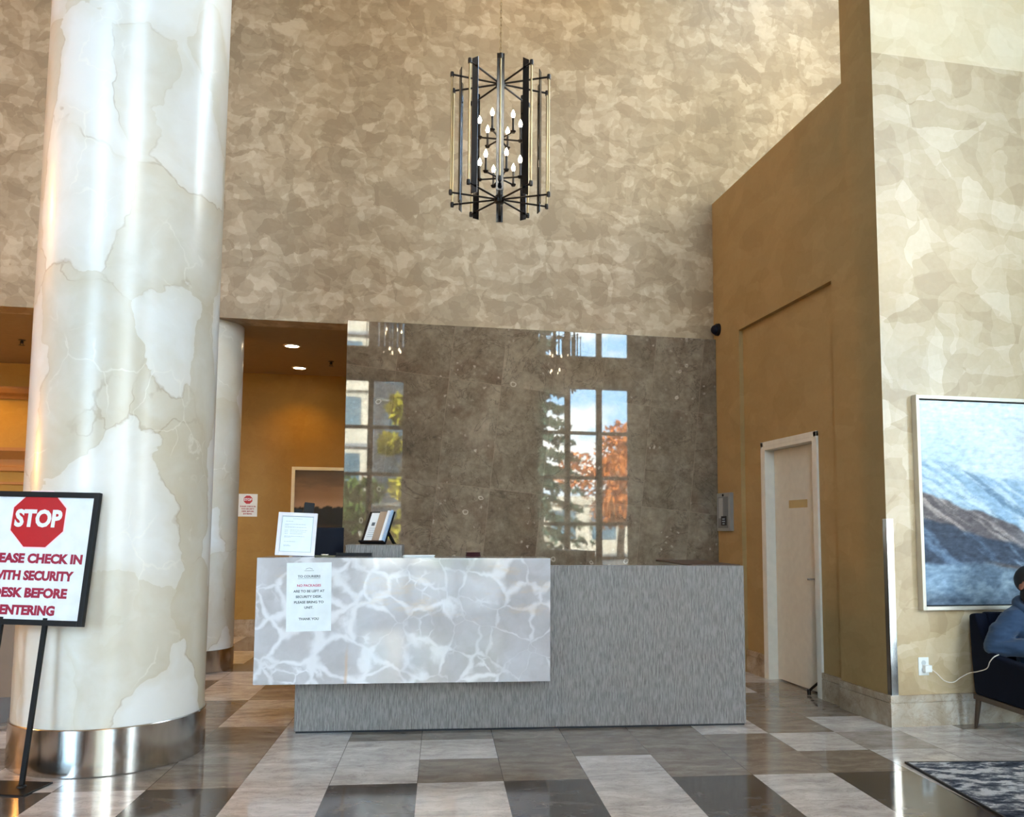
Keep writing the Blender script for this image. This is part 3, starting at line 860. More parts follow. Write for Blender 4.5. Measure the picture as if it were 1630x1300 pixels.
b = bmesh.new(); prism(b, [(OC[0] + x_, OC[1] + z_) for x_, z_ in octa(RO + .007)], .0008, 'Y', -.0050); fin('octagon_border', b, flat('pale_pink_edge', S(246, 214, 222), .4), bd_)
b = bmesh.new(); prism(b, [(OC[0] + x_, OC[1] + z_) for x_, z_ in octa(RO)], .0008, 'Y', -.0060); fin('octagon', b, M['red_ink'], bd_)
text('STOP', .126, M['white_board'], bd_, (OC[0], -.0066, OC[1]), .0055, fit=.272)
for s_, z_, w_ in (('PLEASE CHECK IN', 1.172, .545), ('WITH SECURITY', 1.080, .470), ('DESK BEFORE', .988, .425), ('ENTERING', .896, .312)):
    text(s_, .067, M['crimson_ink'], bd_, (SX + .012, -.0046, z_), .0036, fit=w_)

# ------------------------------------------------------------------ security camera, access panel, corner guard, outlet, cable
sc_ = thing('security_camera', 'small black dome camera in the corner above the marble panel', 'camera', (XR, 8.10, 3.455))
bm = bmesh.new(); lathe(bm, [(0, -.030), (.062, -.030), (.066, 0), (.0, 0)][::-1], 28, (0, 0, 0), 'X'); fin('camera_base', bm, M['black_plastic'], sc_, True)
bm = bmesh.new(); lathe(bm, [(.054, -.029)] + [(.052 * math.cos(R(a)), -.030 - .052 * math.sin(R(a))) for a in range(0, 90, 12)] + [(.0, -.082)], 28, (0, 0, 0), 'X'); fin('dome', bm, M['dark_screen'], sc_, True)
ip = thing('intercom_panel', 'grey metal intercom panel on the wall between marble panel and door recess', 'intercom', (XR, 7.955, 1.345))
bm = bmesh.new(); box(bm, -.042, 0, -.155, .155, 0, .385, .004); o = fin('housing', bm, flat('intercom_grey', S(150, 152, 150), .35, .4), ip)
bm = bmesh.new(); box(bm, -.0455, -.041, -.115, .125, .03, .345, .001, 1); fin('face_plate', bm, flat('intercom_face', S(112, 114, 114), .3, .4), ip)
bm = bmesh.new(); box(bm, -.0475, -.0450, .00, .10, .13, .335); fin('instruction_card', bm, flat('card_grey', S(160, 164, 164), .4), ip)
bm = bmesh.new(); box(bm, -.049, -.0450, -.085, .04, .055, .150, .001, 1); o = fin('keypad', bm, M['black_plastic'], ip)
bm = bmesh.new()
for k, wd in ((0, .05), (1, .07), (2, .06)): box(bm, -.0505, -.0488, -.02 - wd / 2, -.02 + wd / 2, .068 + .024 * k, .078 + .024 * k)
fin('keypad_print', bm, M['pale_ink'], ip)
bm = bmesh.new(); lathe(bm, [(.0, -.049), (.012, -.048), (.014, -.041)], 16, (0, 0, .362), 'X'); fin('lens', bm, M['dark_screen'], ip, True)

bm = bmesh.new()
box(bm, XR - .003, XR + .052, YC - .0035, YC - .0006, .213, 1.432); box(bm, XR - .003, XR, YC - .0035, YC + .040, .213, 1.432)
tag(fin('corner_guard', bm, M['steel']), 'stainless steel corner guard on the wall corner left of the large painting', 'corner guard')

ot = thing('wall_outlet', 'white wall outlet with a charger plugged in below the large painting', 'outlet', (3.865, YC - .0006, .405))
bm = bmesh.new(); box(bm, -.040, .040, -.006, 0, -.062, .062, .003); fin('cover_plate', bm, M['outlet_white'], ot)
bm = bmesh.new()
for z_ in (-.024, .024):
    lathe(bm, [(0, -.0075), (.017, -.0075), (.018, -.005)], 20, (0, 0, z_), 'Y')
    box(bm, -.008, -.005, -.0082, -.007, z_ - .006, z_ + .006); box(bm, .005, .008, -.0082, -.007, z_ - .006, z_ + .006)
fin('socket', bm, flat('socket_grey', S(190, 196, 196), .4), ot)
ch = thing('charging_cable', 'thin white phone charging cable drooping from the outlet to the armchair', 'cable', (3.865, YC - .0086, .38))
bm = bmesh.new(); box(bm, -.014, .040, -.034, -.0002, -.012, .036, .005); fin('charger_plug', bm, M['outlet_white'], ch)
bm = bmesh.new()
tube(bm, bez([(.036, -.02, .012), (.075, -.03, -.02), (.13, -.04, -.072), (.19, -.05, -.080), (.235, -.07, -.045), (.262, -.12, -.008), (.265, -.20, .015), (.262, -.29, .05), (.250, -.335, .10), (.262, -.36, .135), (.30, -.36, .150)], 8), .0032, 7)
fin('cord', bm, M['cable_white'], ch, True)

# ------------------------------------------------------------------ large painting (right)
lp = thing('large_painting', 'large framed abstract landscape painting in blue and grey hung above the armchair', 'painting', (3.843 + .95, YC - .0008, .795))
PW, PH = 1.90, 1.524
bm = bmesh.new(); frame_bm(bm, -PW / 2, PW / 2, 0, PH, .026, -.055, 0, .003); fin('frame', bm, M['frame_metal'], lp)
bm = bmesh.new(); box(bm, -PW / 2 + .02, PW / 2 - .02, -.012, -.004, .02, PH - .02); fin('backing', bm, M['shadow_gap'], lp)
def lerp(a, b_, t): return tuple(x + (y - x) * t for x, y in zip(a, b_))
def sst(e0, e1, x):
    t = max(0, min(1, (x - e0) / (e1 - e0))); return t * t * (3 - 2 * t)
def crv(pts, x):
    for (a, ya), (b_, yb) in zip(pts, pts[1:]):
        if x <= b_:
            t = (x - a) / (b_ - a); t = t * t * (3 - 2 * t)
            return ya + (yb - ya) * t
    return pts[-1][1]
def nz(x, y, sx, sy, o=0): return mnoise.fractal(Vector((x * sx, y * sy, o)), .8, 2.0, 5)
CWI, CHI = PW - .07, PH - .07
def paint_landscape(s, t):
    # px-like coordinates of the photo: X right in units where 1 = visible width of the canvas
    x = s * CWI / 1.17; y = 1 - t
    x += .02 * nz(s, t, 6, 9, 3); y += .012 * nz(s, t, 5, 12, 8)
    c = lerp((222, 234, 238), (190, 214, 228), sst(0, .35, y))
    cloud = sst(-.1, .5, nz(s, t, 3, 2.2, 1)); c = lerp(c, (236, 242, 242), .5 * cloud)
    c = lerp(c, (158, 160, 158), .8 * sst(.55, 1.0, x + .12 * nz(s, t, 4, 4, 5)) * sst(.04, .25, y))
    r1 = crv([(0, .29), (.12, .285), (.35, .345), (.6, .375), (.8, .345), (1.1, .36), (1.7, .30)], x)
    hill = sst(r1 - .004, r1 + .02, y)
    hc = lerp((150, 182, 206), (196, 216, 228), sst(-.3, .4, nz(x * .8 - y * 1.6, x + y, 14, 1.6, 2)))
    hc = lerp(hc, (112, 142, 168), sst(.1, .6, nz(x * .7 - y * 1.4, x + y, 9, 1.5, 6)))
    c = lerp(c, hc, hill)
    # brown hill at right
    rb = crv([(.72, .60), (.85, .46), (1.0, .43), (1.2, .47), (1.7, .40)], x) if x > .72 else 9
    c = lerp(c, lerp((150, 128, 110), (96, 84, 82), sst(rb, rb + .16, y)), .85 * sst(rb - .01, rb + .03, y) * (1 - sst(.60, .72, y)))
    # diagonal brown then slate ridges falling to the right
    r2 = crv([(0, .455), (.12, .475), (.35, .54), (.6, .60), (.88, .735), (1.1, .76), (1.7, .8)], x)
    b2 = sst(r2 - .006, r2 + .012, y)
    bc = lerp((92, 84, 86), (164, 152, 146), sst(-.2, .5, nz(x * .9 - y * 1.6, x + y, 16, 1.4, 9)))
    bc = lerp(bc, (206, 218, 226), sst(.55, .95, x) * .7)
    c = lerp(c, bc, b2)
    r3 = crv([(0, .575), (.15, .60), (.3, .64), (.55, .69), (.9, .775), (1.2, .80), (1.7, .8)], x)
    b3 = sst(r3 - .006, r3 + .02, y)
    dc = lerp((42, 56, 76), (92, 116, 142), sst(-.1, .7, nz(x * .6 - y, x + y, 10, 2, 12)))
    dc = lerp(dc, (176, 204, 226), .8 * sst(.4, .8, x) * sst(.0, .5, nz(x * .5 - y, x + y, 12, 1.4, 15)))
    c = lerp(c, dc, b3)
    r4 = crv([(0, .80), (.2, .80), (.45, .80), (.7, .83), (1.1, .845), (1.7, .83)], x)
    b4 = sst(r4 - .02, r4 + .015, y)
    gc = lerp((84, 104, 122), (122, 142, 156), sst(-.4, .4, nz(s, t, 12, 9, 20)))
    gc = lerp(gc, (138, 166, 190), .8 * (1 - sst(.15, .38, x + .3 * (y - .8))) * (1 - sst(.9, .98, y)))
    gc = lerp(gc, (58, 74, 92), .5 * sst(.9, 1.0, y))
    c = lerp(c, gc, b4)
    ln = math.exp(-((y - r4 + .005) / .012) ** 2) * sst(.35, .6, x)
    c = lerp(c, (76, 66, 62), .8 * ln)
    return lerp(c, tuple(k + 26 for k in c), nz(s, t, 30, 60, 2))
painted('canvas', CWI, CHI, 230, 180, paint_landscape, lp, .55, (0, -.034, .035))

# ------------------------------------------------------------------ corridor: wall picture, paper sign, downlights, sprinklers
wp = thing('wall_picture', 'framed brown landscape picture with a cream frame on the corridor wall', 'painting', (-.928 + .72, YF, .98))
W2, H2 = 1.44, 1.16
bm = bmesh.new(); frame_bm(bm, -W2 / 2, W2 / 2, 0, H2, .042, -.045, 0, .004); fin('frame', bm, M['cream_frame'], wp)
def paint_brown(s, t):
    y = 1 - t
    c = lerp((104, 82, 56), (150, 118, 84), sst(.0, .3, y + .15 * nz(s, t, 2, 10, 1)))
    c = lerp(c, (196, 164, 140), .7 * sst(.30, .42, y))
    hz = .43 + .03 * nz(s, t, 18, 1, 4)
    c = lerp(c, (16, 12, 10), sst(hz, hz + .02, y))
    c = lerp(c, (86, 56, 34), .7 * sst(.62, .68, y) * sst(-.1, .3, nz(s, t, 2, 24, 7)))
    return c
painted('canvas', W2 - .08, H2 - .08, 90, 80, paint_brown, wp, .5, (0, -.02, .04))

ws = thing('wall_sign', 'small white STOP sign on the corridor wall beside the slimmer column', 'sign', (-1.455, YF - .0005, 1.497))
bm = bmesh.new(); box(bm, -.115, .115, -.004, 0, 0, .287); bd2 = fin('sign_sheet', bm, M['paper'], ws)
b = bmesh.new(); prism(b, [(x_, .214 + z_) for x_, z_ in octa(.056)], .0008, 'Y', -.0052); fin('octagon', b, M['red_ink'], bd2)
text('STOP', .044, M['white_board'], bd2, (0, -.0058, .214), .0016, fit=.094)
for s_, z_, w_ in (('PLEASE CHECK IN', .128, .186), ('WITH SECURITY', .097, .160), ('DESK BEFORE', .066, .146), ('ENTERING', .035, .104)):
    text(s_, .023, M['crimson_ink'], bd2, (0, -.0048, z_), .0009, fit=w_)

WARM = (1.0, .52, .05)
def downlight(x, y, label, e=22, aim=(0, 0, -1), ang=120):
    t = thing('downlight', label, 'ceiling light', (x, y, ZS), (0, 0, 0), 'recessed corridor downlights')
    b = bmesh.new(); lathe(b, [(.074, -.010), (.092, -.006), (.094, 0)], 32, caps=False); fin('trim_ring', b, M['white_trim'], t, True)
    b = bmesh.new(); lathe(b, [(0, -.006), (.074, -.006), (.074, -.001)], 32); fin('lens', b, M['lamp'], t)
    s_ = spot('downlight_glow', (x, y, ZS - .02), e, WARM, ang, .7, .07, aim)
    return t
downlight(-.82, 9.334, 'lit round downlight in the corridor ceiling, nearest the beam')
downlight(-.834, 10.60, 'lit round downlight in the corridor ceiling, farther one near the back wall', 20)
downlight(-4.05, 8.62, 'lit round downlight just behind the beam, left of the foreground column', 40)
spot('corridor_glow', (-4.4, 10.5, ZS - .02), 44, WARM, 130, .7, .07)
spot('corridor_glow', (-2.9, 9.4, ZS - .02), 40, WARM, 130, .7, .07)
def sprinkler(x, y, label):
    t = thing('sprinkler', label, 'sprinkler', (x, y, ZS))
    b = bmesh.new(); lathe(b, [(.0, 0), (.035, 0), (.033, -.006), (.012, -.008), (.012, -.035), (0, -.035)][::-1], 16)
    box(b, -.016, -.012, -.003, .003, -.055, -.01); box(b, .012, .016, -.003, .003, -.055, -.01); box(b, -.016, .016, -.003, .003, -.040, -.035)
    fin('sprinkler_body', b, M['bronze'], t)
    b = bmesh.new(); lathe(b, [(0, -.062), (.030, -.060), (.030, -.057), (0, -.055)], 14); fin('deflector', b, M['bronze'], t)
sprinkler(-.434, 10.117, 'small sprinkler head on the corridor ceiling right of the downlights')
sprinkler(-3.64, 9.682, 'small sprinkler head on the dark ceiling left of the foreground column')
# low cabinet seen left of the big column
cb = thing('low_cabinet', 'brown wooden cabinet with a dark plinth left of the foreground column', 'cabinet', (-2.75, 6.72, 0))
M['brown_wood'] = flat('brown_wood', S(112, 84, 58), .4)
bm = bmesh.new(); box(bm, -.55, .55, -.25, .25, .17, 1.0, .004); fin('cabinet_body', bm, M['brown_wood'], cb)
bm = bmesh.new(); box(bm, -.55, .55, -.255, .25, 0, .17, .002); o = fin('plinth', bm, M['dark_wood'], cb); o['label'] = 'dark brown plinth'
bm = bmesh.new(); box(bm, -.57, .57, -.28, .27, 1.0, 1.04, .004); fin('cabinet_top', bm, M['brown_wood'], cb)

# ------------------------------------------------------------------ chandeliers
CR, CRB = .385, .318
ZA, ZB = -.008, .912     # lower / upper spoke rings, measured from the lower hub
def chandelier(x, y, z, label, phase=0):
    t = thing('chandelier', label, 'chandelier', (x, y, z), (0, 0, R(phase)), 'bladed chandeliers of the lobby')
    b = bmesh.new(); cyl(b, (0, 0, -.03), (0, 0, .96), .013, n=14)
    for zz in (ZA, ZB): lathe(b, [(0, zz - .03), (.035, zz - .026), (.04, zz), (.035, zz + .026), (0, zz + .03)], 20)
    for zz in (.16, .47): lathe(b, [(0, zz - .018), (.026, zz - .016), (.03, zz), (.026, zz + .016), (0, zz + .018)], 20)
    fin('stem', b, M['bronze'], t, True)
    top = ZC - z
    b = bmesh.new(); lathe(b, [(.0, top - .05), (.03, top - .045), (.07, top - .012), (.072, top), (.0, top)], 24); fin('ceiling_canopy', b, M['bronze'], t, True)
    b = bmesh.new()
    zz = .955; k = 0
    while zz < top - .05:
        n_ = 10
        pts = []
        for i in range(n_ + 1):
            a = 2 * math.pi * i / n_
            px_, pz = .0085 * math.cos(a), zz + .0185 + .0205 * math.sin(a)
            pts.append((px_, 0, pz) if k % 2 else (0, px_, pz))
        tube(b, pts, .0026, 5)
        zz += .031; k += 1
    fin('chain', b, M['brass'], t, True)
    for i in range(10):
        a = R(90 + 36 * i)
        ca, sa = math.cos(a), math.sin(a)
        for zz in (ZA, ZB):
            b = bmesh.new(); cyl(b, (.03 * ca, .03 * sa, zz), (CR * ca, CR * sa, zz), .0075, n=8); fin('spoke', b, M['bronze'], t, True)
        b = bmesh.new(); cyl(b, (CR * ca, CR * sa, ZA), (CR * ca, CR * sa, ZB), .0075, n=10); ro = fin('rod', b, M['brass'], t, True)
        for zz in (ZA, ZB):
            b = bmesh.new(); lathe(b, [(0, zz - .018), (.013, zz - .018), (.015, zz), (.013, zz + .018), (0, zz + .018)], 12, (CR * ca, CR * sa, 0)); fin('end_knob', b, M['bronze'], ro, True)
        # flat blade, tangential
        b = bmesh.new(); box(b, -.0275, .0275, -.003, .003, -.066, .972, .001, 1)
        bl = fin('blade', b, M['blade_dark'], t); bl.location = (CRB * ca, CRB * sa, 0); bl.rotation_euler = (0, 0, a - R(90))
    for tier, (zz, ph) in enumerate(((.47, 8), (.16, 48))):
        for i in range(6):
            a = R(ph + 60 * i); ca, sa = math.cos(a), math.sin(a); rr_ = .158
            b = bmesh.new(); cyl(b, (.02 * ca, .02 * sa, zz), (rr_ * ca, rr_ * sa, zz), .0068, n=8)
            lathe(b, [(0, zz - .012), (.014, zz - .010), (.022, zz + .004), (.010, zz + .006)], 14, (rr_ * ca, rr_ * sa, 0))
            arm = fin('candle_arm', b, M['bronze'], t, True)
            b = bmesh.new(); cyl(b, (rr_ * ca, rr_ * sa, zz + .004), (rr_ * ca, rr_ * sa, zz + .108), .0088, n=12); fin('candle_sleeve', b, M['bronze'], arm, True)
            b = bmesh.new(); lathe(b, [(.006, zz + .108), (.012, zz + .118), (.0155, zz + .132), (.0125, zz + .148), (.0055, zz + .164), (0, zz + .174)], 14, (rr_ * ca, rr_ * sa, 0)); fin('bulb', b, M['bulb'], arm, True)
    return t
ch0 = chandelier(.955, 6.10, 3.855, 'black-bladed candle chandelier hanging high above the reception desk', -8.9)
def copy_tree(root, loc, label):
    r_ = root.copy(); C.objects.link(r_); r_.location = loc; r_['label'] = label
    for c1 in list(root.children):
        k1 = c1.copy(); C.objects.link(k1); k1.parent = r_
        for c2 in c1.children:
            k2 = c2.copy(); C.objects.link(k2); k2.parent = k1
    return r_
copy_tree(ch0, (.35, 3.2, 3.855), 'candle chandelier mirrored at the top left of the marble panel')
copy_tree(ch0, (3.32, 2.1, 3.855), 'candle chandelier mirrored at the top right of the marble panel')

# lobby ceiling downlights (above the frame)
for x_ in (-4.6, -1.2, 1.8):
    for y_ in (2.4, 5.6):
        t = thing('lobby_downlight', 'lit round downlight in the high lobby ceiling', 'ceiling light', (x_, y_, ZC), (0, 0, 0), 'lobby ceiling downlights')
        b = bmesh.new(); lathe(b, [(.10, -.012), (.125, -.008), (.128, 0)], 28, caps=False); fin('trim_ring', b, M['white_trim'], t, True)
        b = bmesh.new(); lathe(b, [(0, -.006), (.10, -.006), (.10, -.001)], 28); fin('lens', b, M['lamp'], t)
        far = y_ > 4
        if x_ < -4:
            spot('lobby_glow', (x_, y_, ZC - .03), 90 if far else 60, (1, .42, .10), 70, 1.0, .10)
        else:
            spot('lobby_glow', (x_, y_, ZC - .03), (200 if x_ < 0 else 80) if far else 50, (1, .42, .11) if x_ < 0 else (1, .58, .26), 75, .9, .10, (-.15 if x_ < 0 else -.2, .8, -1) if far else (0, 0, -1))
# unseen sconces, added on the left wall to warm the big column's left side
for y_, z_ in ((6.6, 2.1), (6.6, 5.2)):
    t = thing('added_sconce', 'added brass sconce, out of view on the left lobby wall, warming the column edge', 'wall light', (XL, y_, z_), (0, 0, 0), 'added sconces on the left lobby wall')
    b = bmesh.new(); lathe(b, [(.07, 0), (.07, .012), (.02, .02), (.0, .05)], 24, (0, 0, 0), 'X'); fin('back_plate', b, M['brass'], t, True)
    b = bmesh.new(); cyl(b, (.02, 0, 0), (.12, 0, 0), .010, n=10); cyl(b, (.12, 0, -.02), (.12, 0, .03), .018, n=12); fin('arm', b, M['brass'], t, True)
    b = bmesh.new(); lathe(b, [(0, .03), (.018, .035), (.028, .06), (.024, .09), (0, .11)], 18, (.12, 0, 0)); fin('bulb', b, M['bulb'], t, True)
    l_ = bpy.data.lights.new('added_sconce_glow', 'POINT'); l_.energy = 135; l_.color = (1, .49, .13); l_.shadow_soft_size = .08
    o_ = bpy.data.objects.new('added_sconce_glow', l_); C.objects.link(o_); o_.location = (XL + .26, y_, z_ + .07)

# ------------------------------------------------------------------ rug
RUGR = R(-8.6)
rg = thing('area_rug', 'distressed navy, grey and white rug on the marble floor in the seating area', 'rug', (3.109, 4.473, 0), (0, 0, RUGR))
bm = bmesh.new(); box(bm, .012, 2.6, -2.0, -.012, .0, .011, .003, 1); fin('pile', bm, M['rug'], rg)
bm = bmesh.new()
box(bm, 0, 2.612, -.012, 0, 0, .012); box(bm, 0, .012, -2.012, -.012, 0, .012); box(bm, .012, 2.612, -2.012, -2.0, 0, .012); box(bm, 2.6, 2.612, -2.0, -.012, 0, .012)
o = fin('binding', bm, M['shoe'], rg); o['label'] = 'black edge binding'

# ------------------------------------------------------------------ armchair
CHY = R(-7.4)
ac = thing('armchair', 'dark navy armchair on a wooden base against the wall under the large painting', 'armchair', (4.497, 4.868, 0), (0, 0, CHY))
HWC = .36      # half width; local -Y is the front, back at +.32
def soft(name, bm_, m, par, lv=2):
    o_ = fin(name, bm_, m, par, True)
    md = o_.modifiers.new('bevel', 'BEVEL'); md.width = .02; md.segments = 3; md.limit_method = 'ANGLE'; md.angle_limit = R(40)
    return o_
for s_ in (-1, 1):
    prof = [(-.31, .225), (.30, .225), (.325, .50), (.335, .77), (.25, .785), (.17, .62), (.05, .515), (-.20, .495), (-.31, .49)]
    b = bmesh.new(); prism(b, prof, .085, 'X', -HWC if s_ < 0 else HWC - .085); soft('arm', b, M['navy_leather'], ac)
b = bmesh.new(); prism(b, [(.13, .225), (.30, .225), (.335, .785), (.24, .790)], 2 * HWC - .175, 'X', -HWC + .0875); soft('backrest', b, M['navy_leather'], ac)
b = bmesh.new(); box(b, -HWC + .088, HWC - .088, -.32, .165, .27, .405, .03, 3); fin('seat_cushion', b, M['navy_leather'], ac, True)
b = bmesh.new(); frame_bm(b, -HWC, HWC, -.32, .31, .04, .0, .034)
bmesh.ops.rotate(b, verts=b.verts[:], cent=(0, 0, 0), matrix=Matrix.Rotation(R(90), 3, 'X'))
for v in b.verts: v.co = Vector((v.co.x, -v.co.y, v.co.z + .19))
fin('base_rail', b, M['walnut'], ac)
for sx in (-1, 1):
    for y0, y1 in ((-.295, -.315), (.285, .312)):
        b = bmesh.new(); cyl(b, (sx * (HWC - .022), y0, .195), (sx * (HWC - .012), y1, 0), .019, .012, 10); fin('leg', b, M['walnut'], ac, True)

# ------------------------------------------------------------------ seated person
def skin_mesh(nodes, edges, sub=2):
    """nodes: {name:(pos, radius)} ; first node is the root"""
    names = list(nodes)
    me = bpy.data.meshes.new('tmp')
    me.from_pydata([nodes[n_][0] for n_ in names], [(names.index(a), names.index(b_)) for a, b_ in edges], [])
    o_ = bpy.data.objects.new('tmp', me); C.objects.link(o_)
    md = o_.modifiers.new('skin', 'SKIN'); md.use_smooth_shade = True
    for i, n_ in enumerate(names):
        r_ = nodes[n_][1]
        me.skin_vertices[0].data[i].radius = r_ if isinstance(r_, tuple) else (r_, r_)
        me.skin_vertices[0].data[i].use_root = (i == 0)
    sd = o_.modifiers.new('sub', 'SUBSURF'); sd.levels = sub; sd.render_levels = sub
    bpy.context.view_layer.update()
    res = bpy.data.meshes.new_from_object(o_.evaluated_get(bpy.context.evaluated_depsgraph_get()))
    bpy.data.objects.remove(o_)
    return res
def fuse(meshes, voxel, smooth=2, name='body'):
    b = bmesh.new()
    for m_ in meshes: b.from_mesh(m_)
    me = bpy.data.meshes.new(name); b.to_mesh(me); b.free()
    o_ = bpy.data.objects.new('tmp', me); C.objects.link(o_)
    rm = o_.modifiers.new('remesh', 'REMESH'); rm.mode = 'VOXEL'; rm.voxel_size = voxel; rm.use_smooth_shade = True
    sm = o_.modifiers.new('smooth', 'SMOOTH'); sm.iterations = smooth; sm.factor = .5
    bpy.context.view_layer.update()
    res = bpy.data.meshes.new_from_object(o_.evaluated_get(bpy.context.evaluated_depsgraph_get()))
    bpy.data.objects.remove(o_)
    res.materials.clear()
    return res
def ball(c, r, sq=(1, 1, 1), rot=None, n=20):
    b = bmesh.new(); bmesh.ops.create_uvsphere(b, u_segments=n, v_segments=n // 2 + 2, radius=r)
    for v in b.verts:
        co = Vector((v.co.x * sq[0], v.co.y * sq[1], v.co.z * sq[2]))
        if rot is not None: co = rot @ co
        v.co = co + Vector(c)
    me = bpy.data.meshes.new('ball'); b.to_mesh(me); b.free()
    return me
def beads(nodes, edges):
    """chains of overlapping ellipsoids between the joints, to be fused into one skin of cloth"""
    out = []
    for a, b_ in edges:
        (p0, r0), (p1, r1) = nodes[a], nodes[b_]
        r0 = r0 if isinstance(r0, tuple) else (r0, r0); r1 = r1 if isinstance(r1, tuple) else (r1, r1)
        p0, p1 = Vector(p0), Vector(p1)
        n_ = max(2, int((p1 - p0).length / .018))
        for k in range(n_ + 1):
            t_ = k / n_
            rx, ry = r0[0] + (r1[0] - r0[0]) * t_, r0[1] + (r1[1] - r0[1]) * t_
            out.append(ball(p0.lerp(p1, t_), 1, (rx, ry, min(rx, ry)), n=16))
    return out
pe = thing('person', 'person in a blue hoodie with dark hair and beard, sitting in the navy armchair', 'person', (4.515, 4.86, 0), (0, 0, CHY))
# local frame: -Y forward, X: person's left is +X (viewer's right)
HC = Vector((-.122, .025, .988))                     # head centre
HR = Matrix.Rotation(R(22), 3, 'Z') @ Matrix.Rotation(R(24), 3, 'X')   # looks down and to the viewer's right
def hp(x, y, z): return HC + HR @ Vector((x, y, z))
sh = .195
nd = {
 'pelvis': ((0, .05, .47), (.155, .125)), 'belly': ((-.015, .085, .57), (.15, .125)), 'chest': ((-.04, .09, .70), (.165, .12)),
 'upper': ((-.06, .08, .785), (.13, .095)), 'neck': ((-.085, .065, .868), .055), 'skull': (tuple(HC + Vector((0, .02, -.03))), .055),
 'shR': ((-sh, .085, .765), .062), 'elR': ((-.335, .125, .575), .047), 'wrR': ((-.12, -.13, .585), .030),
 'shL': ((sh - .08, .085, .765), .062), 'elL': ((.335, .10, .575), .047), 'wrL': ((.12, -.14, .585), .030),
 'hipR': ((-.09, .0, .475), .088), 'knR': ((-.13, -.39, .50), .062), 'anR': ((-.13, -.37, .09), .042), 'heR': ((-.13, -.35, .045), .036), 'toR': ((-.14, -.53, .035), .030),
 'hipL': ((.09, .0, .475), .088), 'knL': ((.13, -.39, .50), .062), 'anL': ((.13, -.38, .09), .042), 'heL': ((.13, -.36, .045), .036), 'toL': ((.15, -.54, .035), .030)}
ed = [('pelvis', 'belly'), ('belly', 'chest'), ('chest', 'upper'), ('upper', 'neck'), ('neck', 'skull'), ('upper', 'shR'), ('shR', 'elR'), ('elR', 'wrR'), ('upper', 'shL'), ('shL', 'elL'), ('elL', 'wrL'),
      ('pelvis', 'hipR'), ('hipR', 'knR'), ('knR', 'anR'), ('anR', 'heR'), ('heR', 'toR'), ('pelvis', 'hipL'), ('hipL', 'knL'), ('knL', 'anL'), ('anL', 'heL'), ('heL', 'toL')]
parts = [skin_mesh(nd, ed)]
# hands: palm and five fingers curled round
def hand(w, fwd, side, up):
    w, fwd, side, up = Vector(w), Vector(fwd).normalized(), Vector(side).normalized(), Vector(up).normalized()
    out = []
    n_ = {'a': (tuple(w - fwd * .01), (.028, .018)), 'b': (tuple(w + fwd * .045), (.036, .016)), 'c': (tuple(w + fwd * .085), (.036, .013))}
    out.append(skin_mesh(n_, [('a', 'b'), ('b', 'c')]))
    for k, (ox, ln_) in enumerate(((.030, .072), (.010, .080), (-.010, .075), (-.028, .060))):
        b0 = w + fwd * .075 + side * ox
        b1 = b0 + fwd * ln_ * .45 + up * .006
        b2 = b1 + fwd * ln_ * .22 + up * ln_ * .28
        b3 = b2 - fwd * ln_ * .05 + up * ln_ * .25
        f_ = {'0': (tuple(b0), .0092), '1': (tuple(b1), .0088), '2': (tuple(b2), .0082), '3': (tuple(b3), .0070)}
        out.append(skin_mesh(f_, [('0', '1'), ('1', '2'), ('2', '3')]))
    t0 = w + fwd * .02 + side * .028; t1 = t0 + fwd * .03 + side * .026 + up * .012; t2 = t1 + fwd * .032 + side * .004 + up * .018
    out.append(skin_mesh({'0': (tuple(t0), .013), '1': (tuple(t1), .0105), '2': (tuple(t2), .0085)}, [('0', '1'), ('1', '2')]))
    return out
parts += hand((-.115, -.135, .585), (.55, -.5, .12), (.1, .3, 1), (.75, .5, 0))
parts += hand((.115, -.145, .585), (-.55, -.5, .12), (-.1, .3, 1), (-.75, .5, 0))
# head: skull, jaw, nose, brow, lips, ears
parts += [ball(hp(0, .012, .028), .083, (.92, 1.12, 1.05), HR), ball(hp(0, -.022, -.045), .062, (.95, 1.02, 1.05), HR), ball(hp(0, -.055, -.085), .026, (1.2, .8, .8), HR),
          ball(hp(0, -.085, .018), .030, (1.9, .7, .6), HR), ball(hp(0, -.094, -.012), .013, (.8, 1.0, 2.2), HR), ball(hp(0, -.106, -.032), .014, (1.15, 1.0, .85), HR),
          ball(hp(0, -.086, -.064), .015, (1.5, .75, .45), HR), ball(hp(0, -.083, -.073), .014, (1.4, .75, .5), HR)]
for s_ in (-1, 1):
    parts += [ball(hp(s_ * .080, .012, -.008), .030, (.28, .62, 1.05), HR), ball(hp(s_ * .044, -.066, -.018), .028, (1, .7, .8), HR)]
body = link('body', fuse(parts, .0055), M['skin'], pe, True)
# eyes
for s_ in (-1, 1):
    o = link('eye', ball(hp(s_ * .031, -.079, .004), .0115), M['white_frame'], body, True)
    o = link('iris', ball(hp(s_ * .031, -.0875, .001), .0052, (1, .6, 1), HR), M['hair'], body, True)
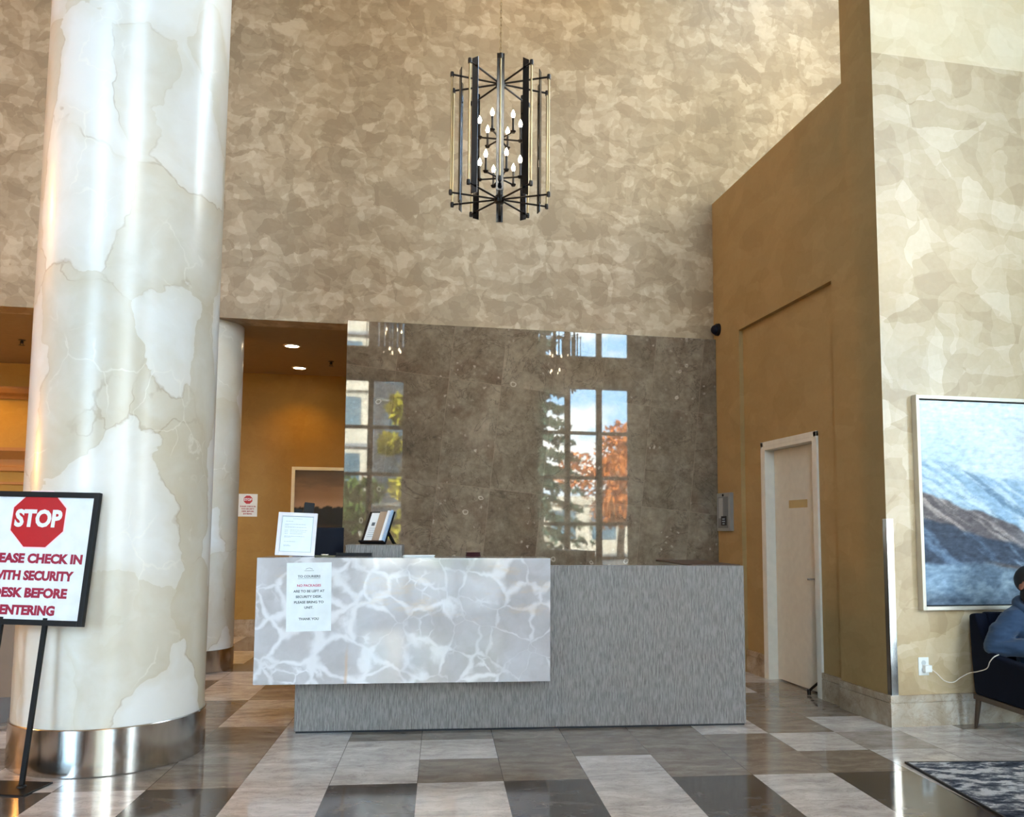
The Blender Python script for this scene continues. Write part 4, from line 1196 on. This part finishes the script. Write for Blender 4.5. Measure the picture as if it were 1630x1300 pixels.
# hair + beard
b = bmesh.new(); bmesh.ops.create_uvsphere(b, u_segments=36, v_segments=24, radius=1)
kill = []
for v in b.verts:
    c_ = v.co.copy()
    q = Vector((c_.x * .0865, c_.y * .104 + .014, c_.z * .098 + .030))
    q *= 1 + .02 * mnoise.noise(Vector(c_) * 6)
    if (q.y < -.055 and q.z < .060) or q.z < -.055 or (q.z < .028 and q.y < .0 and abs(q.x) > .05): kill.append(v)
    v.co = hp(*q)
bmesh.ops.delete(b, geom=kill, context='VERTS')
ho = fin('hair', b, M['hair'], pe, True); md = ho.modifiers.new('thick', 'SOLIDIFY'); md.thickness = .006; md.offset = 0
b = bmesh.new(); bmesh.ops.create_uvsphere(b, u_segments=36, v_segments=24, radius=1)
kill = []
for v in b.verts:
    c_ = v.co.copy()
    q = Vector((c_.x * .064, c_.y * .070 - .026, c_.z * .072 - .052))
    if q.z > -.040 and abs(q.x) < .045 and q.y < -.03: kill.append(v)
    elif q.z > -.018 or q.y > .03: kill.append(v)
    v.co = hp(*q)
bmesh.ops.delete(b, geom=kill, context='VERTS')
bo = fin('beard', b, M['hair'], pe, True); md = bo.modifiers.new('thick', 'SOLIDIFY'); md.thickness = .007; md.offset = 0
# hoodie: torso + sleeves + cuffs, hood roll round the neck
hn = {
 'pelvis': ((0, .06, .45), (.185, .15)), 'belly': ((-.015, .085, .56), (.185, .15)), 'chest': ((-.04, .085, .70), (.19, .145)), 'upper': ((-.06, .08, .79), (.145, .115)), 'collar': ((-.08, .07, .838), (.085, .075)),
 'shR': ((-sh - .01, .085, .762), .083), 'uaR': ((-.295, .105, .665), .078), 'elR': ((-.335, .12, .575), .068), 'faR': ((-.225, -.01, .580), .060), 'wrR': ((-.13, -.115, .585), .043),
 'shL': ((sh - .07, .085, .762), .083), 'uaL': ((.295, .10, .665), .078), 'elL': ((.335, .10, .575), .068), 'faL': ((.225, -.02, .580), .060), 'wrL': ((.13, -.125, .585), .043)}
he = [('pelvis', 'belly'), ('belly', 'chest'), ('chest', 'upper'), ('upper', 'collar'), ('upper', 'shR'), ('shR', 'uaR'), ('uaR', 'elR'), ('elR', 'faR'), ('faR', 'wrR'), ('upper', 'shL'), ('shL', 'uaL'), ('uaL', 'elL'), ('elL', 'faL'), ('faL', 'wrL')]
hm = fuse(beads(hn, he), .008, 4, 'hoodie')
for v in hm.vertices:   # cloth folds
    c_ = v.co
    k = mnoise.fractal(Vector((c_.x * 9, c_.y * 9, c_.z * 26)), .8, 2, 3)
    v.co = c_ + v.normal * (.007 * k)
hood_o = link('hoodie', hm, M['hoodie'], pe, True)
b = bmesh.new()
ring = []
for i in range(25):
    a = 2 * math.pi * i / 24
    ring.append((-.085 + .098 * math.sin(a), .068 + .098 * math.cos(a) - .012, .848 + .040 * math.cos(a) - .01))
tube(b, ring, [.030 + .012 * math.cos(2 * math.pi * i / 24) for i in range(25)], 12)
fin('hood', b, M['hoodie'], hood_o, True)
b = bmesh.new(); lathe(b, [(.068, .80), (.083, .845), (.074, .875), (.066, .86)], 28, (-.085, .063, .003)); fin('hood_lining', b, M['hoodie_dark'], hood_o, True)
# trousers + shoes
tn = {'pelvis': ((0, .05, .475), (.16, .125)),
 'hipR': ((-.095, -.0, .475), .095), 'knR': ((-.13, -.40, .50), .076), 'caR': ((-.13, -.39, .30), .066), 'anR': ((-.13, -.375, .10), .058),
 'hipL': ((.095, -.0, .475), .095), 'knL': ((.13, -.40, .50), .076), 'caL': ((.13, -.39, .30), .066), 'anL': ((.13, -.385, .10), .058)}
te = [('pelvis', 'hipR'), ('hipR', 'knR'), ('knR', 'caR'), ('caR', 'anR'), ('pelvis', 'hipL'), ('hipL', 'knL'), ('knL', 'caL'), ('caL', 'anL')]
link('trousers', fuse(beads(tn, te), .010, 3, 'trousers'), M['denim'], pe, True)
for s_, y_ in ((-1, -.36), (1, -.37)):
    n_ = {'h': ((s_ * .13, y_ + .02, .050), .044), 'm': ((s_ * .135, y_ - .09, .048), (.044, .042)), 't': ((s_ * .145, y_ - .175, .040), (.040, .032))}
    link('shoe', skin_mesh(n_, [('h', 'm'), ('m', 't')]), M['shoe'], pe, True)

# ------------------------------------------------------------------ outdoors, seen mirrored in the marble panel
def leaf_mat(name, a, b_):
    g = G(name)
    oi = g.noise(g.obj(), 1.3, 4); of = g.noise(g.obj(), 9, 2)
    return g.pbr(g.mix(g.math('ADD', g.math('MULTIPLY', oi, .5), g.math('MULTIPLY', of, .5)), a, b_), .7, spec=.2)
M['leaf_orange'] = leaf_mat('orange_leaves', S(150, 70, 26), S(226, 138, 60))
M['leaf_yellow'] = leaf_mat('yellow_green_leaves', S(92, 106, 30), S(206, 186, 50))
M['leaf_green'] = leaf_mat('green_leaves', S(44, 66, 30), S(112, 132, 64))
M['needle'] = leaf_mat('spruce_needles', S(36, 54, 44), S(92, 116, 96))
M['bark'] = flat('bark', S(74, 60, 48), .9)
M['asphalt'] = flat('asphalt', S(108, 108, 106), .9)
M['facade'] = flat('beige_facade', S(206, 196, 178), .8)
M['grey_facade'] = flat('grey_facade', S(140, 142, 146), .8)
M['facade_glass'] = flat('facade_glass', S(96, 124, 140), .1, .2)
bm = bmesh.new(); box(bm, -70, 70, -95, YW - .26, -.35, -.1); structure(fin('ground', bm, M['asphalt']))
def leaves(bm_, c, r, n_, size, rnd, squash=1.0):
    for _ in range(n_):
        d_ = Vector((rnd.gauss(0, 1), rnd.gauss(0, 1), rnd.gauss(0, 1))).normalized() * (r * rnd.uniform(.55, 1.0))
        p_ = Vector(c) + Vector((d_.x, d_.y, d_.z * squash))
        u = Vector((rnd.gauss(0, 1), rnd.gauss(0, 1), rnd.gauss(0, 1))).normalized()
        w = u.orthogonal().normalized(); h = size * rnd.uniform(.6, 1.3)
        a = bm_.verts.new(p_ - u * h); b2 = bm_.verts.new(p_ + w * h * .5); c2 = bm_.verts.new(p_ + u * h); d2 = bm_.verts.new(p_ - w * h * .5)
        bm_.faces.new((a, b2, c2, d2))
def tree(x, y, h, r, m, label, seed, blobs=16, zlow=.3):
    rnd = random.Random(seed)
    t = thing('leafy_tree', label, 'tree', (x, y, -.1))
    b = bmesh.new(); tube(b, [(0, 0, 0), (.1, .05, h * .3), (.0, -.05, h * .7)], [.22, .17, .06], 10)
    for k in range(6):
        a = k * 1.1; tube(b, [(0.05, 0, h * (.28 + .06 * k)), (r * .55 * math.cos(a), r * .55 * math.sin(a), h * (.45 + .06 * k))], [.08, .03], 6)
    fin('trunk', b, M['bark'], t, True)
    b = bmesh.new()
    for k in range(blobs):
        a = rnd.uniform(0, 6.28); q_ = rnd.random() ** .6; zz = rnd.uniform(zlow, .95)
        rr_ = r * q_ * math.sin(math.pi * min(1, max(.12, (zz - zlow) / (1.05 - zlow))) ** .8)
        leaves(b, (rr_ * math.cos(a), rr_ * math.sin(a), h * zz), r * .42, 190, .16, rnd, .8)
    fin('foliage', b, m, t)
def spruce(x, y, h, r, label, seed):
    rnd = random.Random(seed)
    t = thing('spruce_tree', label, 'tree', (x, y, -.1))
    b = bmesh.new(); cyl(b, (0, 0, 0), (0, 0, h * .95), .2, .03, 10); fin('trunk', b, M['bark'], t, True)
    b = bmesh.new()
    for k in range(16):
        zz = .08 + .9 * k / 16; rr_ = r * (1 - zz) + .15
        for j in range(11):
            a = 6.283 * j / 11 + k * .37 + rnd.uniform(-.2, .2)
            for m_ in range(16):
                q_ = (m_ + rnd.random()) / 16
                p_ = Vector((rr_ * q_ * math.cos(a), rr_ * q_ * math.sin(a), h * zz - rr_ * q_ * .30 + .1 * rnd.random()))
                leaves(b, p_, .13, 2, .15, rnd)
    fin('foliage', b, M['needle'], t)
tree(12.3, -19.5, 6.4, 2.3, M['leaf_orange'], 'orange autumn maple mirrored at the right of the marble panel', 3, zlow=.22)
tree(13.5, -27.0, 6.5, 2.8, M['leaf_orange'], 'farther orange autumn tree mirrored beside the orange maple', 8)
spruce(7.1, -17.5, 11.5, 2.5, 'tall dark spruce mirrored left of the orange maple', 5)
tree(1.55, -12.5, 6.2, 1.2, M['leaf_yellow'], 'yellow-green tree mirrored at the left edge of the marble panel', 11, zlow=.15)
tree(-.5, -15.5, 3.4, 1.5, M['leaf_green'], 'green tree mirrored behind the yellow-green one', 12, zlow=.15)
tree(-7.0, -14.0, 5.6, 2.2, M['leaf_green'], 'green tree outside the leftmost window group', 14)
def building(x, y, w, d_, h, label, m, floors, bays):
    t = thing('apartment_building', label, 'building', (x, y, -.1))
    b = bmesh.new(); box(b, -w / 2, w / 2, -d_ / 2, d_ / 2, 0, h); box(b, -w / 2 - .2, w / 2 + .2, -d_ / 2 - .2, d_ / 2 + .2, h, h + .4); fin('walls', b, m, t)
    fh, bw = h / floors, w / bays
    for i in range(floors):
        for j in range(bays):
            b = bmesh.new()
            cx, cz = -w / 2 + bw * (j + .5), fh * (i + .55)
            box(b, cx - bw * .30, cx + bw * .30, d_ / 2 - .1, d_ / 2 + .03, cz - fh * .28, cz + fh * .28)
            o_ = fin('window', b, M['facade_glass'], t)
        b = bmesh.new(); box(b, -w / 2, w / 2, d_ / 2, d_ / 2 + .16, fh * (i + 1) - .18, fh * (i + 1)); fin('floor_band', b, M['grey_facade'] if i % 2 else M['facade'], t)
building(-4.6, -33, 9.5, 9, 24, 'tall beige apartment block mirrored at the left edge of the marble panel', M['facade'], 8, 4)
building(1.75, -36, 2.6, 8, 15, 'narrow grey building mirrored behind the yellow-green tree', M['grey_facade'], 5, 1)
building(13.0, -42, 14, 8, 3.4, 'low pale building mirrored under the spruce', M['facade'], 1, 5)
